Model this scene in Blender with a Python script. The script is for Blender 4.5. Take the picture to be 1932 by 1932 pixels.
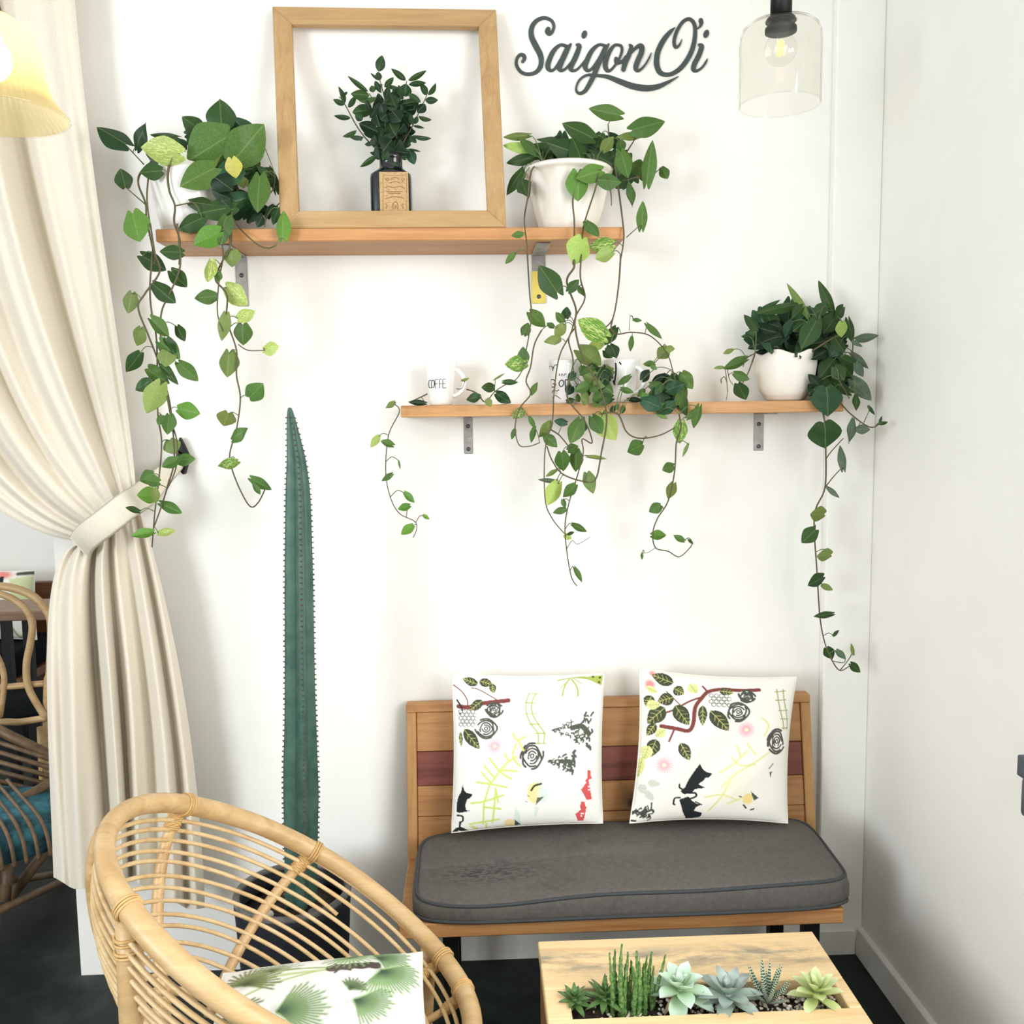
import bpy, bmesh, math, random
import numpy as np
from mathutils import Vector, Matrix
random.seed(7); np.random.seed(7)
for o in list(bpy.data.objects): bpy.data.objects.remove(o)
SC = bpy.context.scene
COL = SC.collection
pi = math.pi

# ------------------------------------------------------------------ camera
FPX, CPX = 1750.0, 966.0                     # focal length and centre for a 1932 px frame
PIT, YAW, ROL = .103, .0419, -.01326
EYE = Vector((0, -2.43353, 1.5))
_fw = Vector((math.sin(YAW)*math.cos(PIT), math.cos(YAW)*math.cos(PIT), -math.sin(PIT)))
_r0 = Vector((math.cos(YAW), -math.sin(YAW), 0)); _u0 = _r0.cross(_fw)
RT = math.cos(ROL)*_r0 + math.sin(ROL)*_u0
UP = -math.sin(ROL)*_r0 + math.cos(ROL)*_u0
cam_d = bpy.data.cameras.new('camera'); cam = bpy.data.objects.new('camera', cam_d); COL.objects.link(cam)
cam_d.sensor_width = 36; cam_d.lens = FPX/1932*36; cam_d.clip_start = .05
cam.matrix_world = Matrix(((RT.x, UP.x, -_fw.x, EYE.x), (RT.y, UP.y, -_fw.y, EYE.y), (RT.z, UP.z, -_fw.z, EYE.z), (0, 0, 0, 1)))
SC.camera = cam

def ray(x, y): return _fw*FPX + RT*(x-CPX) + UP*(CPX-y)
def PY(x, y, Y): d = ray(x, y); return EYE + d*((Y-EYE.y)/d.y)      # measured pixel -> point on a plane of the room
def PZ(x, y, z): d = ray(x, y); return EYE + d*((z-EYE.z)/d.z)
def PX(x, y, X): d = ray(x, y); return EYE + d*((X-EYE.x)/d.x)

# ------------------------------------------------------------------ world, lights, exposure
W = bpy.data.worlds.new('sky'); SC.world = W; W.use_nodes = True
bg = W.node_tree.nodes['Background']; bg.inputs[0].default_value = (.92, .96, 1, 1); bg.inputs[1].default_value = 1.0
def area(name, loc, target, sx, sy, power, col):
    l = bpy.data.lights.new(name, 'AREA'); l.shape = 'RECTANGLE'; l.size = sx; l.size_y = sy; l.energy = power; l.color = col
    o = bpy.data.objects.new(name, l); COL.objects.link(o); o.location = loc
    o.rotation_euler = (Vector(target)-Vector(loc)).to_track_quat('-Z', 'Y').to_euler(); return o
area('side_window_daylight', (1.12, -2.1, 1.75), (-2, -1.85, 1.25), 1.5, 1.4, 64, (1, .99, .975))
area('rear_fill_light', (-3.3, -4.1, 1.8), (1.0, -1.1, 1.7), 1.5, 1.6, 165, (.87, .925, 1))  # added cool fill from unseen rear left, aimed to brighten the right wall
area('far_room_fill_light', (-3.6, 1.2, 2.0), (-1.6, 2.2, 1.1), 1.4, 1.4, 24, (.95, .97, 1))  # unseen area lamp added to brighten the room beyond the doorway
vs = SC.view_settings; vs.view_transform = 'Standard'; vs.look = 'None'; vs.exposure = -.16; vs.gamma = 1; vs.use_curve_mapping = False

# ------------------------------------------------------------------ materials
def lin(c): c = c/255; return c/12.92 if c <= .04045 else ((c+.055)/1.055)**2.4
def H(h): h = h.lstrip('#'); h = ''.join(q*2 for q in h) if len(h) == 3 else h; return (lin(int(h[0:2], 16)), lin(int(h[2:4], 16)), lin(int(h[4:6], 16)), 1)
def mat(name, col='#ffffff', rough=.6, **kw):
    m = bpy.data.materials.new(name); m.use_nodes = True
    b = m.node_tree.nodes['Principled BSDF']; b.inputs['Base Color'].default_value = H(col) if isinstance(col, str) else col
    b.inputs['Roughness'].default_value = rough
    for k, v in kw.items(): b.inputs[k.replace('_', ' ')].default_value = v
    return m
def nn(m, t, **kw):
    n = m.node_tree.nodes.new(t)
    for k, v in kw.items(): setattr(n, k, v)
    return n
def lk(m, a, b): m.node_tree.links.new(a, b)
def PB(m): return m.node_tree.nodes['Principled BSDF']
def mixcol(m, fac, a, b, bt='MIX'):
    n = nn(m, 'ShaderNodeMix', data_type='RGBA', blend_type=bt)
    for s, v in ((0, fac), (6, a), (7, b)):
        if hasattr(v, 'is_linked'): lk(m, v, n.inputs[s])
        else: n.inputs[s].default_value = v
    return n.outputs[2]
def ramp(m, src, stops):
    r = nn(m, 'ShaderNodeValToRGB'); e = r.color_ramp.elements
    while len(e) < len(stops): e.new(.5)
    for q, (p, c) in zip(e, stops): q.position = p; q.color = H(c) if isinstance(c, str) else (c, c, c, 1)
    lk(m, src, r.inputs[0]); return r.outputs[0]
def noise(m, scale, stretch=(1, 1, 1), detail=4, rough=.55, dist=0, coord='Object', rot=(0, 0, 0)):
    tc = nn(m, 'ShaderNodeTexCoord'); mp = nn(m, 'ShaderNodeMapping'); mp.inputs['Scale'].default_value = stretch; mp.inputs['Rotation'].default_value = rot
    lk(m, tc.outputs[coord], mp.inputs[0]); n = nn(m, 'ShaderNodeTexNoise'); lk(m, mp.outputs[0], n.inputs['Vector'])
    n.inputs['Scale'].default_value = scale; n.inputs['Detail'].default_value = detail; n.inputs['Roughness'].default_value = rough
    n.inputs['Distortion'].default_value = dist; return n.outputs[0]
def bump(m, src, s=.2, d=.01):
    b = nn(m, 'ShaderNodeBump'); b.inputs['Strength'].default_value = s; b.inputs['Distance'].default_value = d
    lk(m, src, b.inputs['Height']); lk(m, b.outputs[0], PB(m).inputs['Normal'])
def wood(name, c1, c2, c3, axis=0, scale=9, rough=.5, stain=None):
    m = mat(name, c1, rough); st = [14, 14, 14]; st[axis] = 1
    n = noise(m, scale*.35, st, 5, .6, .8)
    col = ramp(m, n, [(.3, c3), (.48, c1), (.68, c2)])
    fine = noise(m, scale*1.6, [s*2.2 if i != axis else 1.2 for i, s in enumerate(st)], 3)
    col = mixcol(m, ramp(m, fine, [(.35, .35), (.7, 0)]), col, H(c3))
    info = nn(m, 'ShaderNodeObjectInfo')
    col = mixcol(m, ramp(m, info.outputs['Random'], [(0, 0), (1, .3)]), col, H(c2))
    if stain: col = stain(m, col)
    lk(m, col, PB(m).inputs['Base Color']); bump(m, fine, .12, .004); return m
def speck(name, c1, c2, scale, rough, lo=.35, hi=.65, bs=.1, bd=.004, **kw):
    m = mat(name, c1, rough, **kw); n = noise(m, scale, (1, 1, 1), 6, .65)
    lk(m, ramp(m, n, [(lo, c1), (hi, c2)]), PB(m).inputs['Base Color']); bump(m, n, bs, bd); return m

M = {}
M['wall'] = speck('white_wall_paint', '#efede6', '#f4f2ec', 3, .85, bs=.06)
M['ceiling'] = speck('ceiling_paint', '#eeeeea', '#f4f3ef', 3, .9)
M['skirting'] = speck('skirting_paint', '#d8d6d0', '#e6e4de', 8, .6)
M['floor'] = mat('dark_green_concrete', '#1c2522', .5, Specular_IOR_Level=.3)
_n = noise(M['floor'], 2.2, (1, 1, 1), 8, .68); lk(M['floor'], ramp(M['floor'], _n, [(.3, '#0b110f'), (.52, '#18211e'), (.74, '#3d4743')]), PB(M['floor']).inputs['Base Color']); bump(M['floor'], _n, .1, .01)
M['shelf'] = wood('orange_shelf_wood', '#bb8453', '#c9975f', '#a56b3e', 0)
M['shelf2'] = wood('honey_shelf_wood', '#c4935f', '#d0a370', '#ac7746', 0)
M['frame_h'] = wood('frame_wood_horizontal', '#b39162', '#bf9e70', '#a07c50', 0)
M['frame_v'] = wood('frame_wood_vertical', '#b39162', '#bf9e70', '#a07c50', 2)
def knots(m, col):
    v = nn(m, 'ShaderNodeTexVoronoi'); tc = nn(m, 'ShaderNodeTexCoord'); mp = nn(m, 'ShaderNodeMapping'); mp.inputs['Scale'].default_value = (3.2, 3.2, 5)
    lk(m, tc.outputs['Object'], mp.inputs[0]); lk(m, mp.outputs[0], v.inputs['Vector']); v.inputs['Scale'].default_value = 1.0
    col = mixcol(m, ramp(m, v.outputs[0], [(.03, .85), (.16, 0)]), col, H('#3a2416'))
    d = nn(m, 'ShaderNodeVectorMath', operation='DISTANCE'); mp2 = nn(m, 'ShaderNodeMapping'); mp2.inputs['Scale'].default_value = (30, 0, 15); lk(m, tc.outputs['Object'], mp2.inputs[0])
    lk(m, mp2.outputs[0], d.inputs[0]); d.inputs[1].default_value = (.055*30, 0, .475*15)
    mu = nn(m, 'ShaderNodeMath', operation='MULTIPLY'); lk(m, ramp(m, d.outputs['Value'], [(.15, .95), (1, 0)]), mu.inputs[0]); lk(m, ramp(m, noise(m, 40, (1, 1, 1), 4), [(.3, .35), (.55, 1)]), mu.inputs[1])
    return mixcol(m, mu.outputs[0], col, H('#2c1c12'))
M['pine_h'] = wood('bench_pine_horizontal', '#b58350', '#c4955f', '#976337', 0, stain=knots)
M['pine_v'] = wood('bench_pine_vertical', '#bb8a54', '#c79a62', '#a0703e', 2)
M['redwood'] = wood('red_brown_stripe_wood', '#7d4136', '#8d4e42', '#5c2c26', 0)
def tstain(m, col):
    n = noise(m, 5, (1, 2.6, 1), 6, .7, .4)
    tc = nn(m, 'ShaderNodeTexCoord'); sx = nn(m, 'ShaderNodeSeparateXYZ'); lk(m, tc.outputs['Generated'], sx.inputs[0])
    a = ramp(m, sx.outputs[1], [(.12, 0), (.42, 1), (.62, 1), (.85, 0)])
    mul = nn(m, 'ShaderNodeMath', operation='MULTIPLY'); lk(m, ramp(m, n, [(.43, 0), (.58, .85)]), mul.inputs[0]); lk(m, a, mul.inputs[1])
    return mixcol(m, mul.outputs[0], col, H('#8d8578'))
M['table'] = wood('pale_table_wood', '#efcf9a', '#f6dcae', '#d9b076', 0)
M['table_worn'] = wood('worn_table_wood', '#efcf9a', '#f6dcae', '#d9b076', 0, stain=tstain)
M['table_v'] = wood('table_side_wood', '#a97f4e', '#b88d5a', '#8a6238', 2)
M['rattan'] = wood('rattan_pole', '#c9a574', '#d9bb8a', '#a98353', 0, 5, .42)
M['cane'] = wood('rattan_cane', '#d8ba88', '#e6cda0', '#bd9866', 0, 6, .45)
M['bind'] = speck('rattan_binding', '#d9b67c', '#c39a5e', 60, .55)
M['brown_rattan'] = speck('dark_rattan', '#5a4530', '#7a6245', 30, .5)
M['darkwood'] = wood('dark_brown_wood', '#6b4426', '#7d5230', '#4a2d17', 0)
M['black'] = mat('black_metal', '#0a0d0c', .5, Specular_IOR_Level=.3)
M['steel'] = speck('galvanised_steel', '#8e8c8a', '#a8a6a2', 40, .5, Metallic=.45)
M['screw'] = mat('screw_steel', '#5c5a58', .4, Metallic=.8)
M['yellow_strip'] = mat('yellow_paint', '#e8d36a', .6)
M['ceramic'] = speck('white_glazed_ceramic', '#ece9e2', '#f3f1ec', 4, .12, bs=.02)
M['matte_ceramic'] = speck('cream_matte_ceramic', '#e9e3d6', '#f1ece2', 9, .45, bs=.06)
M['mug'] = mat('white_mug_glaze', '#f4f3f0', .1)
M['ink'] = mat('black_print', '#1d1d1b', .6)
M['soil'] = speck('dark_soil', '#1d1712', '#3a2e24', 60, .95, bs=.8, bd=.01)
M['pebble'] = speck('pale_gravel', '#ece6d8', '#bdb29e', 14, .8)
M['letter'] = mat('slate_lettering', '#3c4543', .6)
M['stem'] = speck('brown_green_stem', '#4a4f2c', '#5d4a32', 30, .6)
M['stem_pale'] = speck('pale_green_stem', '#55643a', '#66734a', 30, .6)
M['linen'] = speck('cream_linen', '#d9d0be', '#e1d9c9', 240, .9, bs=.12, bd=.002)
M['band'] = speck('cream_linen_tieback', '#d8cfbc', '#dfd7c6', 240, .9, bs=.12, bd=.002)
M['grey_cloth'] = speck('charcoal_cushion_cloth', '#57534f', '#625e59', 90, .85, bs=.12, bd=.002)
_g = M['grey_cloth']; _n1 = noise(_g, 7, (1, 1, 1), 7, .75, .6); _b0 = PB(_g).inputs['Base Color'].links[0].from_socket
lk(_g, mixcol(_g, ramp(_g, _n1, [(.30, .55), (.45, 0)]), _b0, H('#2f2f30')), PB(_g).inputs['Base Color'])
_tc = nn(_g, 'ShaderNodeTexCoord'); _vm = nn(_g, 'ShaderNodeVectorMath', operation='DISTANCE'); _mp = nn(_g, 'ShaderNodeMapping'); _mp.inputs['Scale'].default_value = (5.5, 17, 0); lk(_g, _tc.outputs['Object'], _mp.inputs[0]); lk(_g, _mp.outputs[0], _vm.inputs[0]); _vm.inputs[1].default_value = (-.335*5.5, -.045*17, 0)
_mu = nn(_g, 'ShaderNodeMath', operation='MULTIPLY'); lk(_g, ramp(_g, _vm.outputs['Value'], [(.1, 1), (1, 0)]), _mu.inputs[0]); lk(_g, ramp(_g, noise(_g, 60, (1, 3, 1), 4), [(.45, 0), (.6, 1)]), _mu.inputs[1])
_b1 = PB(_g).inputs['Base Color'].links[0].from_socket; lk(_g, mixcol(_g, _mu.outputs[0], _b1, H('#26262a')), PB(_g).inputs['Base Color'])
M['piping'] = mat('charcoal_piping', '#3f4244', .8)
M['dark_cushion'] = speck('black_cushion_cloth', '#0b0e11', '#13181b', 60, .95, Specular_IOR_Level=.1)
M['glass'] = mat('clear_glass', '#ffffff', .0, Transmission_Weight=1.0, IOR=1.35)
M['bulb_glass'] = mat('bulb_glass', '#ffffff', .0, Transmission_Weight=1.0, IOR=1.3)
M['filament'] = mat('lit_filament', '#ffcc88', .5, Emission_Color=H('#ffc27a'), Emission_Strength=1.7)
M['bulb_lit'] = mat('lit_bulb', '#fff0d0', .5, Emission_Color=H('#ffe9b8'), Emission_Strength=13.0)
M['bulb_cap'] = mat('bulb_cap', '#8d8078', .35, Metallic=.5)
M['brass'] = mat('aged_brass', '#4b3826', .4, Metallic=.6)
m = bpy.data.materials.new('ribbed_amber_glass'); m.use_nodes = True; M['amber'] = m
m.node_tree.nodes.remove(PB(m)); _o = m.node_tree.nodes['Material Output']
_t = nn(m, 'ShaderNodeBsdfTranslucent'); _t.inputs[0].default_value = H('#fdf3d0'); _tr = nn(m, 'ShaderNodeBsdfTransparent'); _tr.inputs[0].default_value = H('#fffaea')
_gl = nn(m, 'ShaderNodeBsdfGlossy'); _gl.inputs['Roughness'].default_value = .1
_m1 = nn(m, 'ShaderNodeMixShader'); _m1.inputs[0].default_value = .55; lk(m, _t.outputs[0], _m1.inputs[1]); lk(m, _tr.outputs[0], _m1.inputs[2])
_m2 = nn(m, 'ShaderNodeMixShader'); _m2.inputs[0].default_value = .06; lk(m, _m1.outputs[0], _m2.inputs[1]); lk(m, _gl.outputs[0], _m2.inputs[2]); lk(m, _m2.outputs[0], _o.inputs[0])
M['bottle'] = mat('dark_bottle_glass', '#0a1013', .12, Coat_Weight=.5)
M['label'] = mat('tan_paper_label', '#b8976a', .8)
_l = M['label']; _v = nn(_l, 'ShaderNodeTexVoronoi'); _v.inputs['Scale'].default_value = 170; _tc = nn(_l, 'ShaderNodeTexCoord'); lk(_l, _tc.outputs['Object'], _v.inputs['Vector'])
lk(_l, mixcol(_l, ramp(_l, noise(_l, 120, (1, 1, 2), 4), [(.5, 0), (.6, .5)]), H('#bd9d70'), H('#8d6f45')), PB(_l).inputs['Base Color'])
M['cactus'] = speck('cactus_skin', '#2c5145', '#48685a', 22, .5)
M['spine'] = mat('cactus_spine', '#5b4c3c', .7)
M['pot_dark'] = mat('blue_black_woven_pot', '#141b24', .7)
_p = M['pot_dark']; _bt = nn(_p, 'ShaderNodeTexBrick'); _bt.inputs['Scale'].default_value = 46; _tc = nn(_p, 'ShaderNodeTexCoord'); _mp = nn(_p, 'ShaderNodeMapping'); _mp.inputs['Rotation'].default_value = (pi/2, 0, 0)
lk(_p, _tc.outputs['Object'], _mp.inputs[0]); lk(_p, _mp.outputs[0], _bt.inputs['Vector']); _bt.inputs['Color1'].default_value = H('#18202b'); _bt.inputs['Color2'].default_value = H('#0d1218'); _bt.inputs['Mortar'].default_value = H('#05070a')
lk(_p, _bt.outputs[0], PB(_p).inputs['Base Color']); bump(_p, _bt.outputs['Fac'], .5, .004)
M['pot_rim'] = speck('worn_grey_rim', '#4a4c4c', '#77746e', 30, .8)
M['teal'] = speck('teal_cushion_cloth', '#0f3a44', '#3d7a86', 12, .85, .42, .62)
M['box'] = speck('slate_grey_plastic', '#4a5058', '#525860', 90, .55)
M['dry_leaf'] = speck('dried_leaf', '#9a8468', '#b9a488', 20, .8)

def leafmat(name, var):
    m = mat(name, '#3c6a34', .42); info = nn(m, 'ShaderNodeObjectInfo')
    col = info.outputs['Color']
    n = noise(m, 26, (1, 1, 1), 3); 
    hsv = nn(m, 'ShaderNodeHueSaturation'); lk(m, ramp(m, n, [(.3, .78), (.7, 1.22)]), hsv.inputs['Value']); lk(m, col, hsv.inputs['Color']); col = hsv.outputs[0]
    tc = nn(m, 'ShaderNodeTexCoord'); sx = nn(m, 'ShaderNodeSeparateXYZ'); lk(m, tc.outputs['Generated'], sx.inputs[0])
    vein = ramp(m, sx.outputs[0], [(.475, 0), (.5, .30), (.525, 0)])
    col = mixcol(m, vein, col, H('#a9b978'))
    if var:
        v = noise(m, 7, (3.2, .8, 1), 3, .5, .6, 'Generated'); col = mixcol(m, ramp(m, v, [(.52, 0), (.60, .8)]), col, H('#d7e08a'))
    lk(m, col, PB(m).inputs['Base Color'])
    PB(m).inputs['Specular IOR Level'].default_value = .22
    t = nn(m, 'ShaderNodeBsdfTranslucent'); lk(m, col, t.inputs[0]); mx = nn(m, 'ShaderNodeMixShader'); mx.inputs[0].default_value = .22
    lk(m, PB(m).outputs[0], mx.inputs[1]); lk(m, t.outputs[0], mx.inputs[2]); lk(m, mx.outputs[0], m.node_tree.nodes['Material Output'].inputs[0])
    return m
M['leaf'] = leafmat('plant_leaf', False); M['leaf_var'] = leafmat('variegated_leaf', True)
def vcmat(name, rough=.85):
    m = mat(name, '#ffffff', rough); a = nn(m, 'ShaderNodeVertexColor', layer_name='print'); lk(m, a.outputs[0], PB(m).inputs['Base Color'])
    bump(m, noise(m, 300, (1, 1, 1), 2), .1, .002); return m
M['print'] = vcmat('printed_cotton')
def sucmat(name, c1, c2, edge):
    m = mat(name, c1, .45); tc = nn(m, 'ShaderNodeTexCoord'); sx = nn(m, 'ShaderNodeSeparateXYZ'); lk(m, tc.outputs['Generated'], sx.inputs[0])
    lk(m, ramp(m, sx.outputs[1], [(.0, c1), (.7, c2), (.97, edge)]), PB(m).inputs['Base Color']); PB(m).inputs['Subsurface Weight'].default_value = .0; return m
M['suc_green'] = sucmat('green_succulent', '#4d6e38', '#5f8248', '#3f4a2a')
M['suc_pale'] = sucmat('pale_mint_succulent', '#9fbf83', '#bcd6c0', '#d5e6dc')
M['suc_blue'] = sucmat('blue_grey_succulent', '#8ea395', '#a3b5ac', '#8e8f8f')
M['suc_lime'] = sucmat('lime_succulent', '#a9b86a', '#c2d08f', '#d8e2b4')
m = mat('zebra_succulent', '#3f5540', .5); M['zebra'] = m
_tc = nn(m, 'ShaderNodeTexCoord'); _w = nn(m, 'ShaderNodeTexWave', bands_direction='Y'); _w.inputs['Scale'].default_value = 4.5; _w.inputs['Distortion'].default_value = .6; lk(m, _tc.outputs['Generated'], _w.inputs['Vector'])
lk(m, ramp(m, _w.outputs[1], [(.6, '#46614a'), (.75, '#c9d2c0')]), PB(m).inputs['Base Color'])
M['spiky'] = speck('bumpy_green_stem', '#3f6a30', '#84a862', 160, .55, .4, .68, .6, .004)

# ------------------------------------------------------------------ geometry helpers
ORG = {}                                     # world position of every object made
def obj(name, vf, m, parent=None, smooth=True, at=None, kind=None, label=None):
    """links verts (world space) and faces as ONE mesh object, parented to its thing"""
    v, f = vf
    org = Vector(ORG[parent.name]) if parent else Vector(at if at is not None else (0, 0, 0))
    me = bpy.data.meshes.new(name); me.from_pydata([(p[0]-org.x, p[1]-org.y, p[2]-org.z) for p in v], [], f)
    if smooth: me.shade_smooth()
    me.materials.append(M[m] if isinstance(m, str) else m)
    o = bpy.data.objects.new(name, me); COL.objects.link(o)
    if parent: o.parent = parent
    else: o.location = org
    ORG[o.name] = tuple(org)
    if kind: o['kind'] = kind
    if label: o['label'] = label
    return o
def thing(name, label, cat, loc, group=None):
    o = bpy.data.objects.new(name, None); o.empty_display_size = .05; COL.objects.link(o); o.location = loc; ORG[o.name] = tuple(loc)
    return tag(o, label, cat, group)
def tag(o, label, cat, group=None):
    o['label'] = label; o['category'] = cat
    if group: o['group'] = group
    return o
def copy_part(src, parent, name=None):
    c = src.copy(); COL.objects.link(c); c.parent = parent; ORG[c.name] = ORG[parent.name]; return c
def struct(name, vf, m, smooth=False, parent=None):
    o = obj(name, vf, m, parent, smooth=smooth)
    if not parent: o['kind'] = 'structure'
    return o
def join(*parts):
    V, F = [], []
    for v, f in parts:
        k = len(V); V += [tuple(p) for p in v]; F += [tuple(i+k for i in q) for q in f]
    return V, F
def box(x0, x1, y0, y1, z0, z1, bev=0, seg=2):
    bm = bmesh.new(); bmesh.ops.create_cube(bm, size=1)
    for v in bm.verts: v.co = Vector(((x0+x1)/2+v.co.x*(x1-x0), (y0+y1)/2+v.co.y*(y1-y0), (z0+z1)/2+v.co.z*(z1-z0)))
    return _out(bm, bev, seg)
def hexa(c, bev=0, seg=2):
    """8 corners: bottom loop 0-3, top loop 4-7"""
    bm = bmesh.new(); vs_ = [bm.verts.new(p) for p in c]
    for q in ((3, 2, 1, 0), (4, 5, 6, 7), (0, 1, 5, 4), (1, 2, 6, 5), (2, 3, 7, 6), (3, 0, 4, 7)): bm.faces.new([vs_[i] for i in q])
    bmesh.ops.recalc_face_normals(bm, faces=bm.faces); return _out(bm, bev, seg)
def _out(bm, bev, seg):
    if bev: bmesh.ops.bevel(bm, geom=list(bm.edges), offset=bev, segments=seg, profile=.5, affect='EDGES')
    bm.verts.index_update(); r = [tuple(v.co) for v in bm.verts], [tuple(v.index for v in f.verts) for f in bm.faces]; bm.free(); return r
def curve(pts, k=6, closed=False):
    P_ = [np.array(p, float) for p in pts]; n = len(P_); out = []
    if n < 3 and not closed:
        return [P_[0]+(P_[-1]-P_[0])*t for t in np.linspace(0, 1, k+1)]
    g = (lambda i: P_[i % n]) if closed else (lambda i: P_[min(max(i, 0), n-1)])
    for i in range(n if closed else n-1):
        a, b, c, d = g(i-1), g(i), g(i+1), g(i+2)
        for j in range(k):
            t = j/k; out.append(.5*((2*b)+(-a+c)*t+(2*a-5*b+4*c-d)*t*t+(-a+3*b-3*c+d)*t**3))
    if not closed: out.append(P_[-1])
    return out
def tube(pts, r, n=8, closed=False, flat=1.0):
    P_ = [Vector(p) for p in pts]; N = len(P_); R_ = r if hasattr(r, '__len__') else [r]*N
    V, F = [], []; nrm = None
    for i in range(N):
        t = (P_[(i+1) % N]-P_[i-1]) if closed else (P_[min(i+1, N-1)]-P_[max(i-1, 0)])
        t = t.normalized() if t.length > 1e-9 else Vector((0, 0, 1))
        if nrm is None: nrm = t.orthogonal().normalized()
        nrm = nrm-t*nrm.dot(t); nrm = nrm.normalized() if nrm.length > 1e-6 else t.orthogonal().normalized(); bn = t.cross(nrm)
        for j in range(n):
            a = 2*pi*j/n; V.append(P_[i]+(nrm*math.cos(a)+bn*math.sin(a)*flat)*R_[i])
    for i in range(N if closed else N-1):
        for j in range(n):
            a, b = i*n+j, i*n+(j+1) % n; c, d = ((i+1) % N)*n+(j+1) % n, ((i+1) % N)*n+j; F.append((a, b, c, d))
    if not closed: F.append(tuple(range(n))[::-1]); F.append(tuple(range((N-1)*n, N*n)))
    return V, F
def lathe(prof, c, n=40, shape=None, cap=True):
    """prof: (radius, z) bottom to top; shape(angle, z)->radius factor"""
    V, F = [], []; k = len(prof)
    for r, z in prof:
        for j in range(n):
            a = 2*pi*j/n; q = r*(shape(a, z) if shape else 1); V.append((c[0]+q*math.cos(a), c[1]+q*math.sin(a), c[2]+z))
    for i in range(k-1):
        for j in range(n): F.append((i*n+j, i*n+(j+1) % n, (i+1)*n+(j+1) % n, (i+1)*n+j))
    if cap: F.append(tuple(range(n))[::-1]); F.append(tuple(range((k-1)*n, k*n)))
    return V, F
def grid(nu, nv, fn):
    V = [tuple(fn(i/nu, j/nv)) for j in range(nv+1) for i in range(nu+1)]
    F = [(j*(nu+1)+i, j*(nu+1)+i+1, (j+1)*(nu+1)+i+1, (j+1)*(nu+1)+i) for j in range(nv) for i in range(nu)]
    return V, F
def ribbon(pts, ws, place, k=5, thick=.004):
    """variable-width flat stroke in 2D (pixels), placed in the room by place(x, y, lift)"""
    P_ = curve([(x, y, w) for (x, y), w in zip(pts, ws)], k); N = len(P_); V, F = [], []
    for i in range(N):
        t = P_[min(i+1, N-1)][:2]-P_[max(i-1, 0)][:2]; L = np.hypot(*t) or 1; nx, ny = -t[1]/L, t[0]/L; w = max(P_[i][2], .4)/2
        x, y = P_[i][:2]
        th = thick*(1+.3*i/N)
        V += [place(x+nx*w, y+ny*w, th), place(x-nx*w, y-ny*w, th), place(x+nx*w, y+ny*w, 0), place(x-nx*w, y-ny*w, 0)]
    for i in range(N-1):
        a, b = i*4, i*4+4; F += [(a, b, b+1, a+1), (a, a+2, b+2, b), (a+1, b+1, b+3, a+3)]
    F += [(0, 1, 3, 2), (4*N-4, 4*N-2, 4*N-1, 4*N-3)]
    # round ends
    for e in (0, N-1):
        x, y, w = P_[e]
        if w > 6:
            b = len(V); m_ = 12
            for j in range(m_): V.append(place(x+math.cos(2*pi*j/m_)*w/2, y+math.sin(2*pi*j/m_)*w/2, thick*(1.36 if e else 1.03)))
            F.append(tuple(range(b, b+m_)))
    return V, F
def disc(x, y, rx, ry, place, rot=0, thick=.004, n=20):
    V = []; 
    for l in (thick, 0):
        for j in range(n):
            a = 2*pi*j/n; dx, dy = rx*math.cos(a), ry*math.sin(a); V.append(place(x+dx*math.cos(rot)-dy*math.sin(rot), y+dx*math.sin(rot)+dy*math.cos(rot), l))
    return V, [tuple(range(n))]+[(j, j+n, (j+1) % n+n, (j+1) % n) for j in range(n)]
# ------------------------------------------------------------------ thin glass (clear sheet: tinted transparency + fresnel reflection)
def thin_glass(name, edge):
    m = bpy.data.materials.new(name); m.use_nodes = True; m.node_tree.nodes.remove(PB(m)); o = m.node_tree.nodes['Material Output']
    lw = nn(m, 'ShaderNodeLayerWeight'); lw.inputs[0].default_value = .28
    t = nn(m, 'ShaderNodeBsdfTransparent'); lk(m, mixcol(m, ramp(m, lw.outputs['Facing'], [(.62, 0), (.99, 1)]), H('#fdfdfb'), H(edge)), t.inputs[0])
    g = nn(m, 'ShaderNodeBsdfGlossy'); g.inputs['Roughness'].default_value = .03
    x = nn(m, 'ShaderNodeMixShader'); lk(m, ramp(m, lw.outputs['Facing'], [(0, .03), (.7, .06), (1, .35)]), x.inputs[0]); lk(m, t.outputs[0], x.inputs[1]); lk(m, g.outputs[0], x.inputs[2]); lk(m, x.outputs[0], o.inputs[0]); return m
M['glass'] = thin_glass('clear_shade_glass', '#968c7a'); M['bulb_glass'] = thin_glass('clear_bulb_glass', '#b5ae9c')

# ------------------------------------------------------------------ the setting
XL, XR = -1.089, 1.06
xp = PY(1553, 1300, -.03).x
struct('floor', box(-4.5, 1.3, -4.2, 2.5, -.08, 0), 'floor')
struct('wall_back', box(XL, XR+.12, 0, .13, 0, 2.9), 'wall')
struct('wall_right', join(box(XR, XR+.12, -1.3, 0, 0, 2.9), box(XR, XR+.12, -4.2, -2.9, 0, 2.9), box(XR, XR+.12, -2.9, -1.3, 0, 1.0), box(XR, XR+.12, -2.9, -1.3, 2.5, 2.9)), 'wall')
struct('trim_1', box(xp, XR, -.03, 0, 0, 2.9, .003, 1), 'wall')
struct('ceiling', box(-4.6, XR+.24, -4.3, 2.42, 2.9, 2.98), 'ceiling')
struct('wall_rear', join(box(-4.5, -4.1, -4.3, -4.2, 0, 2.9), box(-2.4, 1.3, -4.3, -4.2, 0, 2.9), box(-4.1, -2.4, -4.3, -4.2, 0, .85), box(-4.1, -2.4, -4.3, -4.2, 2.55, 2.9)), 'wall')
struct('wall_left', box(-4.6, -4.5, -4.3, 2.42, 0, 2.9), 'wall')
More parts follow.
